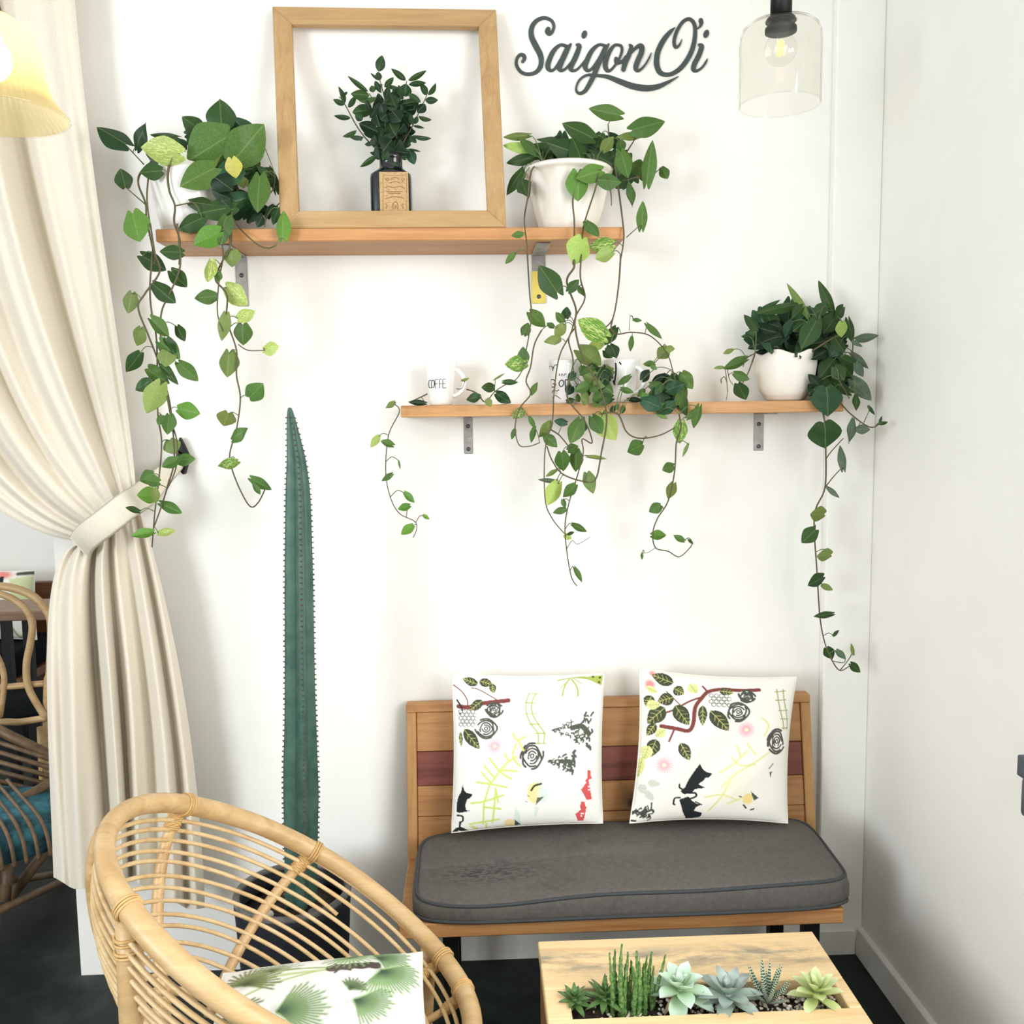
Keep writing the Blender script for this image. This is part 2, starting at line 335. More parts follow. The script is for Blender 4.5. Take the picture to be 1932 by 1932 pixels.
struct('wall_far', box(-4.5, .5, 2.3, 2.42, 0, 2.9), 'wall')
struct('baseboard_right', hexa([(XR-.022, -4.2, 0), (XR, -4.2, 0), (XR, -.03, 0), (XR-.022, -.03, 0), (XR-.014, -4.2, .072), (XR, -4.2, .078), (XR, -.03, .078), (XR-.014, -.03, .072)], .002, 1), 'skirting')
struct('baseboard_back', hexa([(xp+.001, -.038, 0), (XR-.023, -.038, 0), (XR-.023, -.03, 0), (xp+.001, -.03, 0), (xp+.001, -.036, .066), (XR-.023, -.036, .066), (XR-.023, -.03, .068), (xp+.001, -.03, .068)]), 'skirting')

# ------------------------------------------------------------------ shelves
def bracket(par, x0, x1, ytop_z, ybot_z, depth, screws, yellow=None):
    w0, w1 = x0, x1; t = .004
    b = obj('bracket', join(box(w0, w1, -t, -.0005, ybot_z, ytop_z-.001, .0012, 1), box(w0, w1, -depth, -t, ytop_z-t, ytop_z-.0008, .0012, 1)), 'steel', par, smooth=False)
    for z in screws:
        V, F = lathe([(.0055, 0), (.0055, .0012), (.003, .0026)], (0, 0, 0), 12)
        obj('screw', ([((w0+w1)/2+v[0], -t-v[2], z+v[1]) for v in V], F), 'screw', b)
    if yellow:
        obj('paint_patch', box(w0-.001, w1+.001, -t-.0008, -t+.0005, yellow[0], yellow[1], .0004, 1), 'yellow_strip', b, label='yellow lower end of the bracket')
    return b
SH1, SH2 = 1.941, 1.529
s1 = thing('floating_shelf', 'upper long orange wooden wall shelf carrying the leaning empty frame', 'shelf', (0, 0, 0), 'wooden wall shelves')
obj('board', box(-.723, .368, -.2, -.002, 1.912, SH1, .002, 1), 'shelf', s1, smooth=False)
a, b = PY(447, 560, 0), PY(470, 578, 0); bracket(s1, a.x, b.x, 1.912, b.z, .17, [PY(458, 520, 0).z, PY(458, 565, 0).z])
a, b = PY(1004, 560, 0), PY(1029, 572, 0); bracket(s1, a.x, b.x, 1.912, b.z, .17, [PY(1016, 560, 0).z], (b.z-.001, PY(1016, 512, 0).z))
s2 = thing('floating_shelf', 'lower narrow honey wooden wall shelf holding the white mugs', 'shelf', (0, 0, 0), 'wooden wall shelves')
obj('board', box(-.172, .925, -.15, -.002, 1.5, SH2, .002, 1), 'shelf2', s2, smooth=False)
a, b = PY(875, 800, 0), PY(892, 856, 0); bracket(s2, a.x, b.x, 1.5, b.z, .12, [PY(884, 804, 0).z, PY(884, 847, 0).z])
a, b = PY(1422, 800, 0), PY(1439, 850, 0); bracket(s2, a.x, b.x, 1.5, b.z, .12, [PY(1430, 800, 0).z, PY(1429, 842, 0).z])

# ------------------------------------------------------------------ leaning empty frame
def q(px, py, Y): return PY(px, py, Y)
TL, TR, BL, BR = q(515, 16, -.024), q(936, 22, -.024), q(530, 427, -.185), q(955, 423, -.185)
BL.z = BR.z = SH1+.0005
fn = (BR-BL).cross(TL-BL).normalized()
if fn.y > 0: fn = -fn
def fuv(u, v): return BL.lerp(BR, u).lerp(TL.lerp(TR, u), v)
def rail(c): return hexa([p-fn*.008 for p in c]+[p+fn*.008 for p in c], .0015, 1)
fr = thing('picture_frame', 'large empty light wooden frame leaning on the upper shelf around the bottle', 'frame', tuple((BL+BR)/2))
du, dv = .083, .082
o_, i_ = [fuv(0, 0), fuv(1, 0), fuv(1, 1), fuv(0, 1)], [fuv(du, dv*.9), fuv(1-du, dv*.9), fuv(1-du, 1-dv), fuv(du, 1-dv)]
for k, mm in enumerate(('frame_h', 'frame_v', 'frame_h', 'frame_v')):
    j = (k+1) % 4; obj('frame_rail', rail([o_[k], o_[j], i_[j], i_[k]]), mm, fr, smooth=False)

# ------------------------------------------------------------------ wall lettering
def wallpx(k, ox, oy, Y=0):
    def f(x, y, lift): p = PY(ox+x*k, oy+y*k, Y-.0005); return (p.x, Y-.0005-lift, p.z)
    return f
LW = wallpx(400/1932, 960, 20)
sign = thing('script_lettering', 'dark slate handwritten script lettering on the white wall above the middle plant', 'lettering', tuple(PY(1150, 180, 0)))
def S_(s): 
    t = [tuple(map(float, p.split(','))) for p in s.split()]; return [(a, b) for a, b, c in t], [c for a, b, c in t]
letters = [
 ['358,170,40 352,192,46 370,212,40 398,190,28 410,140,26 385,92,28 320,70,32 250,97,36 208,160,44 207,240,48 243,320,52 280,390,50 296,450,46 284,520,42 240,568,34 170,582,30 110,560,28 72,500,26 75,440,26 105,405,28 135,412,32 142,440,34 124,472,24'],
 ['530,330,30 470,316,26 408,370,40 365,460,46 356,520,44 382,550,26 420,530,22 480,430,20 522,340,18', '562,312,22 525,370,48 480,470,48 462,530,44 482,550,24 520,530,20 560,480,14'],
 ['622,316,30 642,330,42 610,420,48 572,500,46 566,538,38 592,550,24 632,530,20 690,460,16 728,400,12'],
 ['885,325,24 820,314,24 755,370,40 710,460,46 696,520,42 722,550,26 765,520,22 830,420,20 867,340,18', '908,312,20 868,370,44 820,480,46 775,590,44 735,670,42 690,738,34 640,757,24 612,720,18 640,640,20 710,592,20 800,594,24 900,607,34 1000,645,44 1120,690,52 1240,710,54 1350,698,44 1460,650,24 1545,602,3'],
 ['1015,320,22 960,320,26 905,400,42 880,480,46 886,535,40 915,552,24 960,510,22 1005,440,22 1030,370,24 1022,325,22 990,312,16', '975,440,32 985,475,40 1030,465,24 1060,420,14'],
 ['1098,315,18 1115,335,36 1095,400,44 1060,480,46 1042,545,40', '1065,470,16 1120,380,22 1180,325,32 1210,332,42 1205,390,48 1170,470,48 1156,530,42 1182,550,24 1230,510,18 1275,440,16 1296,388,6'],
 ['1515,155,4 1470,195,34 1410,270,46 1360,370,48 1345,470,48 1365,550,46 1410,583,38 1480,580,36 1560,530,42 1630,440,44 1675,340,42 1695,230,36 1690,130,32 1645,80,30 1585,105,30 1530,190,32 1505,280,30 1517,335,28 1550,320,20 1577,262,4', '1747,92,40 1752,118,34 1742,146,20 1718,167,10'],
 ['1733,316,28 1756,330,42 1730,410,46 1690,490,46 1682,538,40 1710,552,24 1760,520,20 1795,470,18 1806,440,4']]
dots = {2: (687, 221, 24, 36), 7: (1797, 215, 24, 36)}
for i, L in enumerate(letters):
    parts = [ribbon(*S_(s), LW, thick=.003+.0007*j+.0004*(i % 2)) for j, s in enumerate(L)]
    if i in dots: x, y, a, b = dots[i]; parts.append(disc(x, y, a, b, LW, .3))
    obj('letter', join(*parts), 'letter', sign, smooth=False)

# ------------------------------------------------------------------ pots, bottle, mugs
def pot(name, par, prof, c, m, n=48, shape=None, soil=None):
    o = obj(name, lathe(prof, c, n, shape), m, par)
    if soil: obj('soil', lathe([(soil[0], soil[1]), (soil[0]*.7, soil[1]+.008), (.004, soil[1]+.011)], c, 24), 'soil', par)
    return o
def hollow(out, wall, floor=.012):
    ins = [(max(r-wall, .003), z) for r, z in out if z > floor]
    return out+[(out[-1][0]-wall*.5, out[-1][1]+wall*.5)]+ins[::-1]+[(ins[0][0]*.95, floor)]
def mug(px, ytop, ybot, rt_px, rb_px, ang, label, Y=-.075):
    c = PY(px, ybot, Y); c.z = SH2; k = (Y-EYE.y)/FPX; rt, rb = rt_px*k, rb_px*k; h = PY(px, ytop, Y).z-SH2
    t = thing('coffee_mug', label, 'mug', tuple(c), 'white mugs on the lower shelf')
    prof = [(rb*.9, 0), (rb, .004)]+[(rb+(rt-rb)*(z**1.3), h*z) for z in (.15, .35, .55, .75, .9, 1)]
    obj('body', lathe(hollow(prof, .004, .006), c, 44), 'mug', t)
    d = Vector((math.cos(ang), math.sin(ang), 0)); pts = []
    for s in np.linspace(-.5, .5, 15):
        a = s*pi*1.12; rr = rb+(rt-rb)*.6
        pts.append(c+d*(rr-.006+.030*math.cos(a))+Vector((0, 0, h*.53+h*.31*math.sin(a))))
    obj('handle', tube(pts, .0042, 8, flat=1.3), 'mug', t)
    def place(ox, oy, k2):
        def f(x, y, lift):
            X, Yp = ox+x*k2, oy+y*k2; p = PY(X, Yp, c.y-rt*.7); z = p.z-SH2; r = rb+(rt-rb)*max(0, min(1, z/h))**1.3
            s = max(-.985, min(.985, (p.x-c.x)/r)); return (c.x+(r+.0002+lift)*s, c.y-(r+.0002+lift)*math.sqrt(1-s*s), p.z)
        return f
    return t, place
ZM = (780, 660, 320/1932)
t, pl = mug(833, 684, 764, 30, 21, -.15, 'white mug with COFFE print standing alone at left on the lower shelf')
pl = pl(*ZM)
cof = ['205,345 180,350 172,390 182,430 205,432', '225,345 208,360 206,410 220,432 236,410 238,365 225,345', '250,440 250,345 285,340', '250,388 276,386', '297,436 297,342 325,340', '297,388 320,386', '366,338 338,340 336,432 368,430', '337,386 362,384']
obj('print', join(*[ribbon([tuple(map(float, p.split(','))) for p in s.split()], [7]*9, pl, 4, .0004) for s in cof]), 'ink', t, smooth=False, label='black COFFE lettering')
t, pl = mug(1066, 681, 762, 31, 23, 0.9, 'white mug with black lettering behind hanging leaves at the middle of the lower shelf')
pl = pl(*ZM)
god = ['1618,355 1590,335 1562,355 1556,390 1570,420 1600,422 1620,405 1620,385 1598,385', '1690,345 1665,360 1660,395 1680,420 1705,400 1708,362 1690,345', '1728,420 1728,345 1765,355 1775,385 1760,415 1728,420',
       '1545,220 1552,185 1580,185 1590,210 1592,240', '1600,215 1602,190 1625,170 1640,190', '1660,300 1662,270', '1680,300 1690,275 1705,300', '1720,295 1722,275 1740,280', '1590,500 1600,460 1640,470 1660,450', '1580,560 1620,520 1680,560']
obj('print', join(*[ribbon([tuple(map(float, p.split(','))) for p in s.split()], [10 if i < 3 else 6]*9, pl, 4, .0004) for i, s in enumerate(god)]), 'ink', t, smooth=False, label='black serif lettering')
t, pl = mug(1172, 680, 762, 36, 27, -.75, 'white mug with round handle at right, nearest the trailing leaves on the lower shelf')
pl = pl(1020, 560, 320/1932)
mot = ['700,770 730,775 760,800 800,820', '740,770 745,800 790,830', '760,820 790,800 810,830', '850,760 855,860 840,980', '890,750 905,770', '830,960 845,1000']
obj('print', join(*[ribbon([tuple(map(float, p.split(','))) for p in s.split()], [16]*9, pl, 4, .0004) for s in mot]), 'ink', t, smooth=False, label='black sprig drawing')

# apothecary bottle
bc = PY(739.5, 380, -.088); bc.z = SH1; kb = (bc.y-EYE.y)/FPX
bot = thing('bottle_vase', 'dark glass apothecary bottle with tan label and cut leafy branches inside the frame', 'vase', tuple(bc))
hs = PY(739, 324, -.088).z-SH1; hn = PY(739, 296, -.088).z-SH1; w = 37.5*kb
def sq(a, z):
    if z > hs+.004: return 1
    n_ = 5; f = (abs(math.cos(a))**n_+abs(math.sin(a))**n_)**(-1/n_); return f if z < hs-.012 else 1+(f-1)*max(0, (hs+.004-z)/.016)
V, F = lathe([(w*.94, 0), (w, .006), (w, hs*.4), (w, hs-.022), (w*.97, hs-.012), (w*.8, hs-.002), (w*.6, hs+.006), (w*.56, hs+.012), (w*.55, hn-.006), (w*.6, hn-.004), (w*.6, hn+.004), (w*.45, hn+.005), (w*.42, hn-.03)], bc, 64, sq)
V = [(v[0], bc.y+(v[1]-bc.y)*.8, v[2]) for v in V]
obj('glass_body', (V, F), 'bottle', bot)
x0, x1 = PY(716.5, 350, -.12).x, PY(771, 350, -.12).x; zt = PY(740, 326, -.12).z; yf = bc.y-w*.8
lab = obj('paper_label', box(x0, x1, yf-.0012, yf+.001, SH1+.012, zt, .0006, 1), 'label', bot, smooth=False, label='tan paper label with faded ornamental print')
def lp(x, y, lift): p = PY(640+x*.1656, 90+y*.1656, yf-.0013); return (p.x, p.y-lift, p.z)
orn = ['520,1600 560,1580 620,1595 690,1580 740,1600', '540,1640 720,1640', '560,1660 700,1660', '530,1720 600,1700 640,1698 700,1702 740,1720', '530,1500 548,1485 565,1500 548,1520 530,1500', '708,1500 724,1485 740,1500 724,1520 708,1500', '590,1500 620,1480 650,1480 680,1500', '580,1540 640,1525 690,1540',
       '615,1840 612,1790 630,1760 650,1760 668,1790 665,1840', '635,1835 640,1800 655,1810', '530,1780 545,1800 530,1830', '730,1780 715,1800 732,1830', '500,1455 770,1455', '500,1455 500,1860', '768,1455 768,1860']
M['label_ink'] = mat('faded_brown_ink', '#8a6b42', .8)
obj('label_print', join(*[ribbon([tuple(map(float, p.split(','))) for p in s.split()], [9 if i < 12 else 5]*9, lp, 4, .0002) for i, s in enumerate(orn)]), 'label_ink', lab, smooth=False)

# ------------------------------------------------------------------ pendants
lc = PY(1471, 198, -.52); kl = (lc.y-EYE.y)/FPX
pd = thing('pendant_lamp', 'clear glass cylinder pendant lamp hanging near the right corner', 'lamp', tuple(lc))
R = 73*kl; h = PY(1478, 47, -.52).z-lc.z
out = [(R, 0), (R, h*.5), (R, h-.035), (R*.985, h-.02), (R*.93, h-.008), (R*.8, h), (R*.55, h+.004), (R*.3, h+.006)]
obj('glass_shade', lathe(out+[(r-.002, z-.002) for r, z in out[::-1]], lc, 72, None, False), 'glass', pd)
obj('shade_lip', tube([lc+Vector((R*math.cos(a), R*math.sin(a), 0)) for a in np.linspace(0, 2*pi, 73)[:-1]], .0012, 6, True), 'glass', pd)
obj('socket', join(lathe([(.021, h+.006), (.021, h+.09), (.006, h+.1)], lc, 28), lathe([(.031, h-.014), (.031, h-.006), (.02, h+.003)], lc, 32), lathe([(.03, h+.006), (.028, h+.012), (.02, h+.014)], lc, 32)), 'black', pd)
obj('cable', tube([lc+Vector((0, 0, h+.1)), (lc.x, lc.y, 2.9)], .003, 8), 'black', pd)
zb = PY(1471, 93, -.52).z-lc.z; rb = 29*kl
bb = obj('bulb', lathe([(.001, zb-rb)]+[(rb*math.cos(a), zb+rb*math.sin(a)) for a in np.linspace(-1.45, .75, 14)]+[(rb*.5, zb+rb*1.25), (rb*.42, zb+rb*1.5)], lc, 36, None, False), 'bulb_glass', pd)
obj('bulb_cap', lathe([(rb*.48, zb+rb*1.3), (rb*.5, h-.012)], lc, 24), 'bulb_cap', bb)
obj('filament', join(*[tube([lc+Vector((dx, dy, zb-.012)), lc+Vector((dx*.8, dy*.8, zb+.016))], .0022, 6) for dx, dy in ((-.006, 0), (.006, 0), (0, .006), (0, -.006))]), 'filament', bb)

def lz(y): return PY(-18, y, -1.07).z
wc = PY(-18, 218, -1.07); kw = (-1.07-EYE.y)/FPX
wl = thing('pendant_lamp', 'lit ribbed amber glass bell lamp in front of the curtain top', 'lamp', tuple(wc))
pr_ = [(128, 218), (121, 206), (106, 185), (93, 143), (88, 103), (81, 70), (68, 48), (44, 30), (22, 22), (14, 20)]
rib = lambda a, z: 1+.010*math.cos(56*a)
pp = [(r*kw, lz(y)-wc.z) for r, y in pr_]; pp = [(r, z) for r, z, *_ in [tuple(x) for x in curve([(r, z, 0) for r, z in pp], 4)]]
obj('glass_shade', lathe(pp+[(r-.002, z-.001) for r, z in pp[::-1]], wc, 224, rib, False), 'amber', wl)
obj('shade_lip', tube([wc+Vector((128*kw*math.cos(a), 128*kw*math.sin(a), 0)) for a in np.linspace(0, 2*pi, 73)[:-1]], .0018, 6, True), 'glass', wl)
zt = lz(22)-wc.z
obj('cap', lathe([(.024, zt-.004), (.022, zt+.008), (.016, zt+.03), (.014, zt+.06), (.006, zt+.07)], wc, 28), 'brass', wl)
obj('cable', tube([wc+Vector((0, 0, zt+.07)), (wc.x, wc.y, 2.9)], .003, 8), 'black', wl)
zq = lz(110)-wc.z
obj('bulb', lathe([(.002, zq-.032)]+[(.032*math.cos(a), zq+.032*math.sin(a)) for a in np.linspace(-1.4, .8, 10)]+[(.014, zq+.05), (.013, zt)], wc, 24), 'bulb_lit', wl)

# ------------------------------------------------------------------ curtain, tieback, hook
def bez(P_, t): a, b, c, d = P_; s = 1-t; return (a[0]*s**3+3*b[0]*s*s*t+3*c[0]*s*t*t+d[0]*t**3, a[1]*s**3+3*b[1]*s*s*t+3*c[1]*s*t*t+d[1]*t**3)
def mixp(A, B, u): return [(a[0]+(b[0]-a[0])*u, a[1]+(b[1]-a[1])*u) for a, b in zip(A, B)]
UL, UR = [(-520, -330), (-420, 380), (-190, 985), (152, 1022)], [(118, -330), (150, 300), (232, 620), (258, 938)]
LL, LR = [(158, 1030), (62, 1008), (84, 1300), (95, 1655)], [(262, 945), (318, 1130), (378, 1370), (392, 1690)]
def fold(u, seed):
    s = 0
    for k, (f, a, p) in enumerate(((3.4, 1, .3), (5.9, .85, 1.9), (9.3, .5, 4.1), (15, .16, .8))): s += a*math.sin(2*pi*f*u+p+seed)
    return s/2
def up(u, v):
    x, y = bez(mixp(UL, UR, u), v); amp = (.024+.03*math.sin(pi*min(1, v*1.02)))*(1-.68*v**4)
    uu = u+.012*math.sin(5*v+9*u)
    Y = -.075-.035*math.sin(pi*u)*v-amp*(fold(uu, 0)) + .03*(1-u)*v
    return PY(x, y, min(Y, -.014))
RID = ((.04, .7, .05), (.19, 1.0, .07), (.345, -1.5, .035), (.43, 1.25, .055), (.525, -.8, .03), (.60, .6, .04), (.70, -.6, .035), (.79, .9, .06), (.885, -.5, .03), (.96, .7, .04))
def lo(u, v):
    x, y = bez(mixp(LL, LR, u), v)
    y += 16*math.sin(9*u)*v**3 + (26*max(0, (u-.38))*v**3 if u > .38 else 0)-22*math.exp(-((u-.345)/.03)**2)*v**2
    x += 7*math.sin(17*u+1)*v
    w = u+.022*math.sin(3.4*v+6*u)*v; s = sum(a*math.exp(-((w-c)/q)**2) for c, a, q in RID)
    Y = -.092-.03*math.sin(pi*u)-(.012+.034*min(1, v*1.8)**.8)*s-.010*math.sin(46*u+5*v)*math.exp(-v*4)-.004*math.sin(31*u+11*v)*v
    return PY(x, y, min(Y, -.014))
cu = thing('curtain', 'cream linen curtain gathered to the right of the doorway', 'curtain', tuple(PY(200, 1690, -.08)))
obj('upper_drape', grid(200, 90, up), 'linen', cu); obj('lower_drape', grid(180, 90, lo), 'linen', cu)
TB = [((150, 1032), -.135), ((165, 1012), -.18), ((200, 985), -.20), ((238, 955), -.185), ((268, 935), -.15), ((300, 905), -.09), ((335, 872), -.03)]
bp = curve([tuple(PY(p[0], p[1], Y)) for p, Y in TB], 6)
V, F = [], []; NB = len(bp)
for i, p in enumerate(bp):
    t_ = Vector(bp[min(i+1, NB-1)]-bp[max(i-1, 0)]).normalized(); up_ = Vector((0, -1, 0)).cross(t_).normalized()
    wd = .034 if i < NB*.7 else .034-.016*(i/NB-.7)/.3
    for j, (a, b) in enumerate(((1, 0), (.8, .006), (0, .008), (-.8, .006), (-1, 0), (0, -.003))): V.append(Vector(p)+up_*a*wd+Vector((0, -1, 0))*b)
for i in range(NB-1):
    for j in range(6): F.append((i*6+j, i*6+(j+1) % 6, i*6+6+(j+1) % 6, i*6+6+j))
F += [tuple(range(6)), tuple(range((NB-1)*6, NB*6))[::-1]]
obj('tieback', (V, F), 'band', cu)
hk = [PY(x, y, -.002) for x, y in ((343, 824), (352, 842), (361, 862), (352, 895), (340, 882), (338, 850))]
tag(obj('curtain_hook', join(hexa([tuple(hk[0]), tuple(hk[1]), tuple(hk[2]), tuple(hk[5]), *[tuple(Vector(p)+Vector((0, -.022, 0))) for p in (hk[0], hk[1], hk[2], hk[5])]], .003, 2),
    hexa([tuple(hk[5]), tuple(hk[2]), tuple(hk[3]), tuple(hk[4]), *[tuple(Vector(p)+Vector((0, -.03, 0))) for p in (hk[5], hk[2], hk[3], hk[4])]], .003, 2)), 'black', at=tuple(hk[2])), 'small black wall hook holding the curtain tieback behind the left vines', 'hook')
# ------------------------------------------------------------------ bench with cushion
bn = thing('bench', 'low pine bench with red brown stripe across its backrest, against the white wall', 'bench', (.35, -.25, 0))
ZS, YB0, YB1, ZT = .36, -.115, -.042, .744
def bk(z, d=0): return YB0+(YB1-YB0)*(z-ZS)/(ZT-ZS)-d
def slab(x0, x1, z0, z1, th=.02, d=0, bev=.002):
    return hexa([(x0, bk(z0, d), z0), (x1, bk(z0, d), z0), (x1, bk(z0, d)+th, z0), (x0, bk(z0, d)+th, z0), (x0, bk(z1, d), z1), (x1, bk(z1, d), z1), (x1, bk(z1, d)+th, z1), (x0, bk(z1, d)+th, z1)], bev, 1)
BX0, BX1 = -.186, .893
def zb_(y, x=1160): return PY(x, y, -.075).z
zr0, zr1, zm = zb_(1471), zb_(1411), zb_(1478)
for (z0, z1, mm, nm) in ((ZS-.03, zr0-.078, 'pine_h', None), (zr0-.0765, zr0-.001, 'pine_h', None), (zr0+.0005, zr1-.001, 'redwood', 'red brown plank'), (zr1+.0005, ZT-.018, 'pine_h', None)):
    obj('back_plank', slab(BX0+.027, BX1-.027, z0, z1), mm, bn, smooth=False, label=nm)
for x0, x1 in ((BX0, BX0+.026), (BX1-.026, BX1)): obj('stile', slab(x0, x1, ZS-.03, ZT-.0175, .03, .004), 'pine_v', bn, smooth=False)
obj('cap_rail', slab(BX0, BX1, ZT-.017, ZT+.004, .034, .006), 'redwood' if 0 else 'pine_h', bn, smooth=False)
YF = -.438
for k in range(3):
    y0 = YF+.022+k*.1; obj('seat_plank', box(-.184, .836, y0+.001, y0+.099 if k < 2 else -.116, ZS-.022, ZS, .002, 1), 'pine_h', bn, smooth=False)
obj('front_rail', box(-.186, .838, YF, YF+.021, ZS-.034, ZS+.001, .003, 1), 'pine_h', bn, smooth=False)
for x in (-.07, .78):
    for y in (YF+.06, -.13): obj('leg', box(x-.018, x+.018, y-.018, y+.018, 0, ZS-.05, .002, 1), 'black', bn, smooth=False)
obj('under_frame', join(box(-.16, .81, YF+.045, YF+.07, ZS-.052, ZS-.0345), box(-.16, .81, -.15, -.125, ZS-.052, ZS-.0225)), 'black', bn, smooth=False)
# seat cushion
CX0, CX1, CY0, CY1 = -.158, .868, YF-.015, -.128
def rr(t, ex=7):                                             # rounded rectangle outline
    c, s = math.cos(t), math.sin(t); f = (abs(c)**ex+abs(s)**ex)**(-1/ex); return c*f, s*f
def cprof(): return [(.0, .0), (.93, .0), (.985, .10), (1, .3), (1, .7), (.99, .88), (.955, .985), (.9, 1.02), (.75, 1.06), (.5, 1.09), (.2, 1.1), (.0, 1.1)]
def cpt(t, r, hh):
    x, y = rr(t); x *= r; y *= r
    th = .058+.026*(y+1)/2+.010*(x+1)/2*(1-y)/2+.006*math.sin(2.1*x+1)-.004*math.sin(6*x)*(r > .8)-.010*math.exp(-((x+.55)/.4)**2)*(y < 0)
    X = (CX0+CX1)/2+x*(CX1-CX0)/2; Yc = (CY0+CY1)/2+y*(CY1-CY0)/2
    sagx = max(0, X-.845)*-.5
    return (X, Yc, ZS+.002+hh*th+sagx)
NT = 160; V, F = [], []
pf = cprof()
for r, hh in pf:
    for j in range(NT): V.append(cpt(2*pi*j/NT, max(r, .002), hh))
for i in range(len(pf)-1):
    for j in range(NT): F.append((i*NT+j, i*NT+(j+1) % NT, (i+1)*NT+(j+1) % NT, (i+1)*NT+j))
F += [tuple(range(NT))[::-1], tuple(range((len(pf)-1)*NT, len(pf)*NT))]
cs = thing('seat_cushion', 'long charcoal seat cushion with piped edges lying on the pine bench', 'cushion', (.355, -.29, ZS))
obj('cover', (V, F), 'grey_cloth', cs)
for r, hh, nm in ((.982, .93, 'piping'), (.992, .12, 'piping')):
    obj(nm, tube([cpt(2*pi*j/NT, r, hh) for j in range(NT)], .0042, 6, True), 'piping', cs)

# ------------------------------------------------------------------ coffee table with planter trough
ZT2 = .40
tb = thing('coffee_table', 'low pale wooden coffee table with a succulent trough sunk into its top', 'table', (.41, -.8, 0))
X0, X1, Y0, Y1 = .12, .706, -1.03, -.588
tx0, tx1, ty0, ty1 = .166, .682, -.843, -.752
for nm, a in (('back', (X0, X1, ty1, Y1)), ('front', (X0, X1, Y0, ty0-.0005)), ('left', (X0, tx0, ty0, ty1-.001)), ('right', (tx1, X1, ty0, ty1-.001))):
    obj('top_plank', box(*a, ZT2-.03, ZT2, .002, 1), 'table_worn' if nm == 'back' else 'table', tb, smooth=False)
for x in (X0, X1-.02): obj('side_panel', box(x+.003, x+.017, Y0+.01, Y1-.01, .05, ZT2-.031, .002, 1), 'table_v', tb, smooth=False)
obj('trough', join(box(tx0-.004, tx1+.004, ty0-.004, ty0, .27, ZT2-.031), box(tx0-.004, tx1+.004, ty1, ty1+.004, .27, ZT2-.031), box(tx0-.004, tx0, ty0, ty1, .27, ZT2-.031), box(tx1, tx1+.004, ty0, ty1, .27, ZT2-.031), box(tx0, tx1, ty0, ty1, .27, .275)), 'black', tb, smooth=False)
for x in (X0+.02, X1-.06):
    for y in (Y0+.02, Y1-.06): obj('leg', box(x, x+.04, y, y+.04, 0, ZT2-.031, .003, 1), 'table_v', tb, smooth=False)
obj('soil', grid(60, 12, lambda u, v: (tx0+u*(tx1-tx0), ty0+v*(ty1-ty0), ZT2-.028+.004*math.sin(40*u+7*v)*math.cos(19*v))), 'soil', tb)
ps = []
for k in range(620):
    u = random.random()**.5; x = tx0+.006+(tx1-tx0-.012)*u; y = random.uniform(ty0+.004, ty1-.004); s = random.uniform(.002, .0045)
    bm = bmesh.new(); bmesh.ops.create_icosphere(bm, subdivisions=1, radius=1)
    sc = Vector((s*random.uniform(.8, 1.3), s*random.uniform(.8, 1.3), s*random.uniform(.6, 1)))
    zz = ZT2-.024+random.uniform(-.002, .008)*(1 if u > .6 else .3); bm.verts.index_update()
    ps.append(([(x+v.co.x*sc.x, y+v.co.y*sc.y, zz+v.co.z*sc.z) for v in bm.verts], [tuple(v.index for v in f.verts) for f in bm.faces])); bm.free()
obj('gravel', join(*ps), 'pebble', tb, kind='stuff')

# succulents
def petal(L, w, th, cup, droop, n=6, m=4, spoon=.6):
    """fleshy leaf along +y, thickness in z"""
    V, F = [], []
    def hw(t): return w/2*(math.sin(pi*min(1, t**spoon))**.7*.92+.08*(1-t))
    for side in (1, -1):
        for i in range(n+1):
            t = i/n
            for j in range(m+1):
                s = j/m*2-1; x = s*hw(t); z = cup*(s*s)*hw(t)*.8+droop*t*t*L+side*th*.5*(1-s*s)*math.sin(pi*min(1, .12+t*.86)); V.append((x, t*L, z))
    k = (n+1)*(m+1)
    for i in range(n):
        for j in range(m):
            a = i*(m+1)+j; F.append((a, a+1, a+m+2, a+m+1)); F.append((k+a, k+a+m+1, k+a+m+2, k+a+1))
    return V, F
def rosette(name, label, px, py, R, rings, m, w, th, z=.375, cup=.5, droop=-.12, spoon=.75, group='succulents in the table trough', lean=(0, 0)):
    c = PZ(px, py, z); t = thing(name, label, 'succulent', tuple(c), group)
    a0 = random.random()*6; first = {}
    obj('stem', lathe([(.006, -.012), (.007, .004), (.004, .012)], c, 12), m, t)
    for (n, el, s, zz) in rings:
        key = s
        for k in range(n):
            a = a0+2*pi*k/n+random.uniform(-.12, .12); e = el+random.uniform(-.1, .1); L = R*s
            src = first.get(key)
            if src is None:
                o = obj('leaf', petal(L, w*s, th*s, cup, droop, spoon=spoon), m, t, at=None); o.data.transform(Matrix.Translation(c)); first[key] = o
            else: o = copy_part(src, t)
            o.matrix_local = Matrix.Translation(Vector((lean[0]*zz, lean[1]*zz, zz))) @ Matrix.Rotation(a-pi/2, 4, 'Z') @ Matrix.Rotation(e, 4, 'X')
        a0 += 2.4
    return t, c
G6 = [(7, .05, 1, .0), (7, .5, .9, .004), (6, .95, .75, .008), (4, 1.3, .5, .012)]
rosette('succulent_rosette', 'small dark green rosette succulent at the left end of the table trough', 1084, 1893, .039, [(8, .0, 1, .0), (8, .45, .95, .004), (6, .85, .8, .008), (4, 1.25, .5, .012)], 'suc_green', .014, .005, .392)
rosette('succulent_rosette', 'green pointed rosette succulent between the leftmost rosette and spiky clump', 1141, 1887, .047, [(7, .1, 1, .0), (7, .6, .95, .004), (5, 1.0, .85, .008), (3, 1.35, .5, .012)], 'suc_green', .0145, .005, .396, spoon=.6)
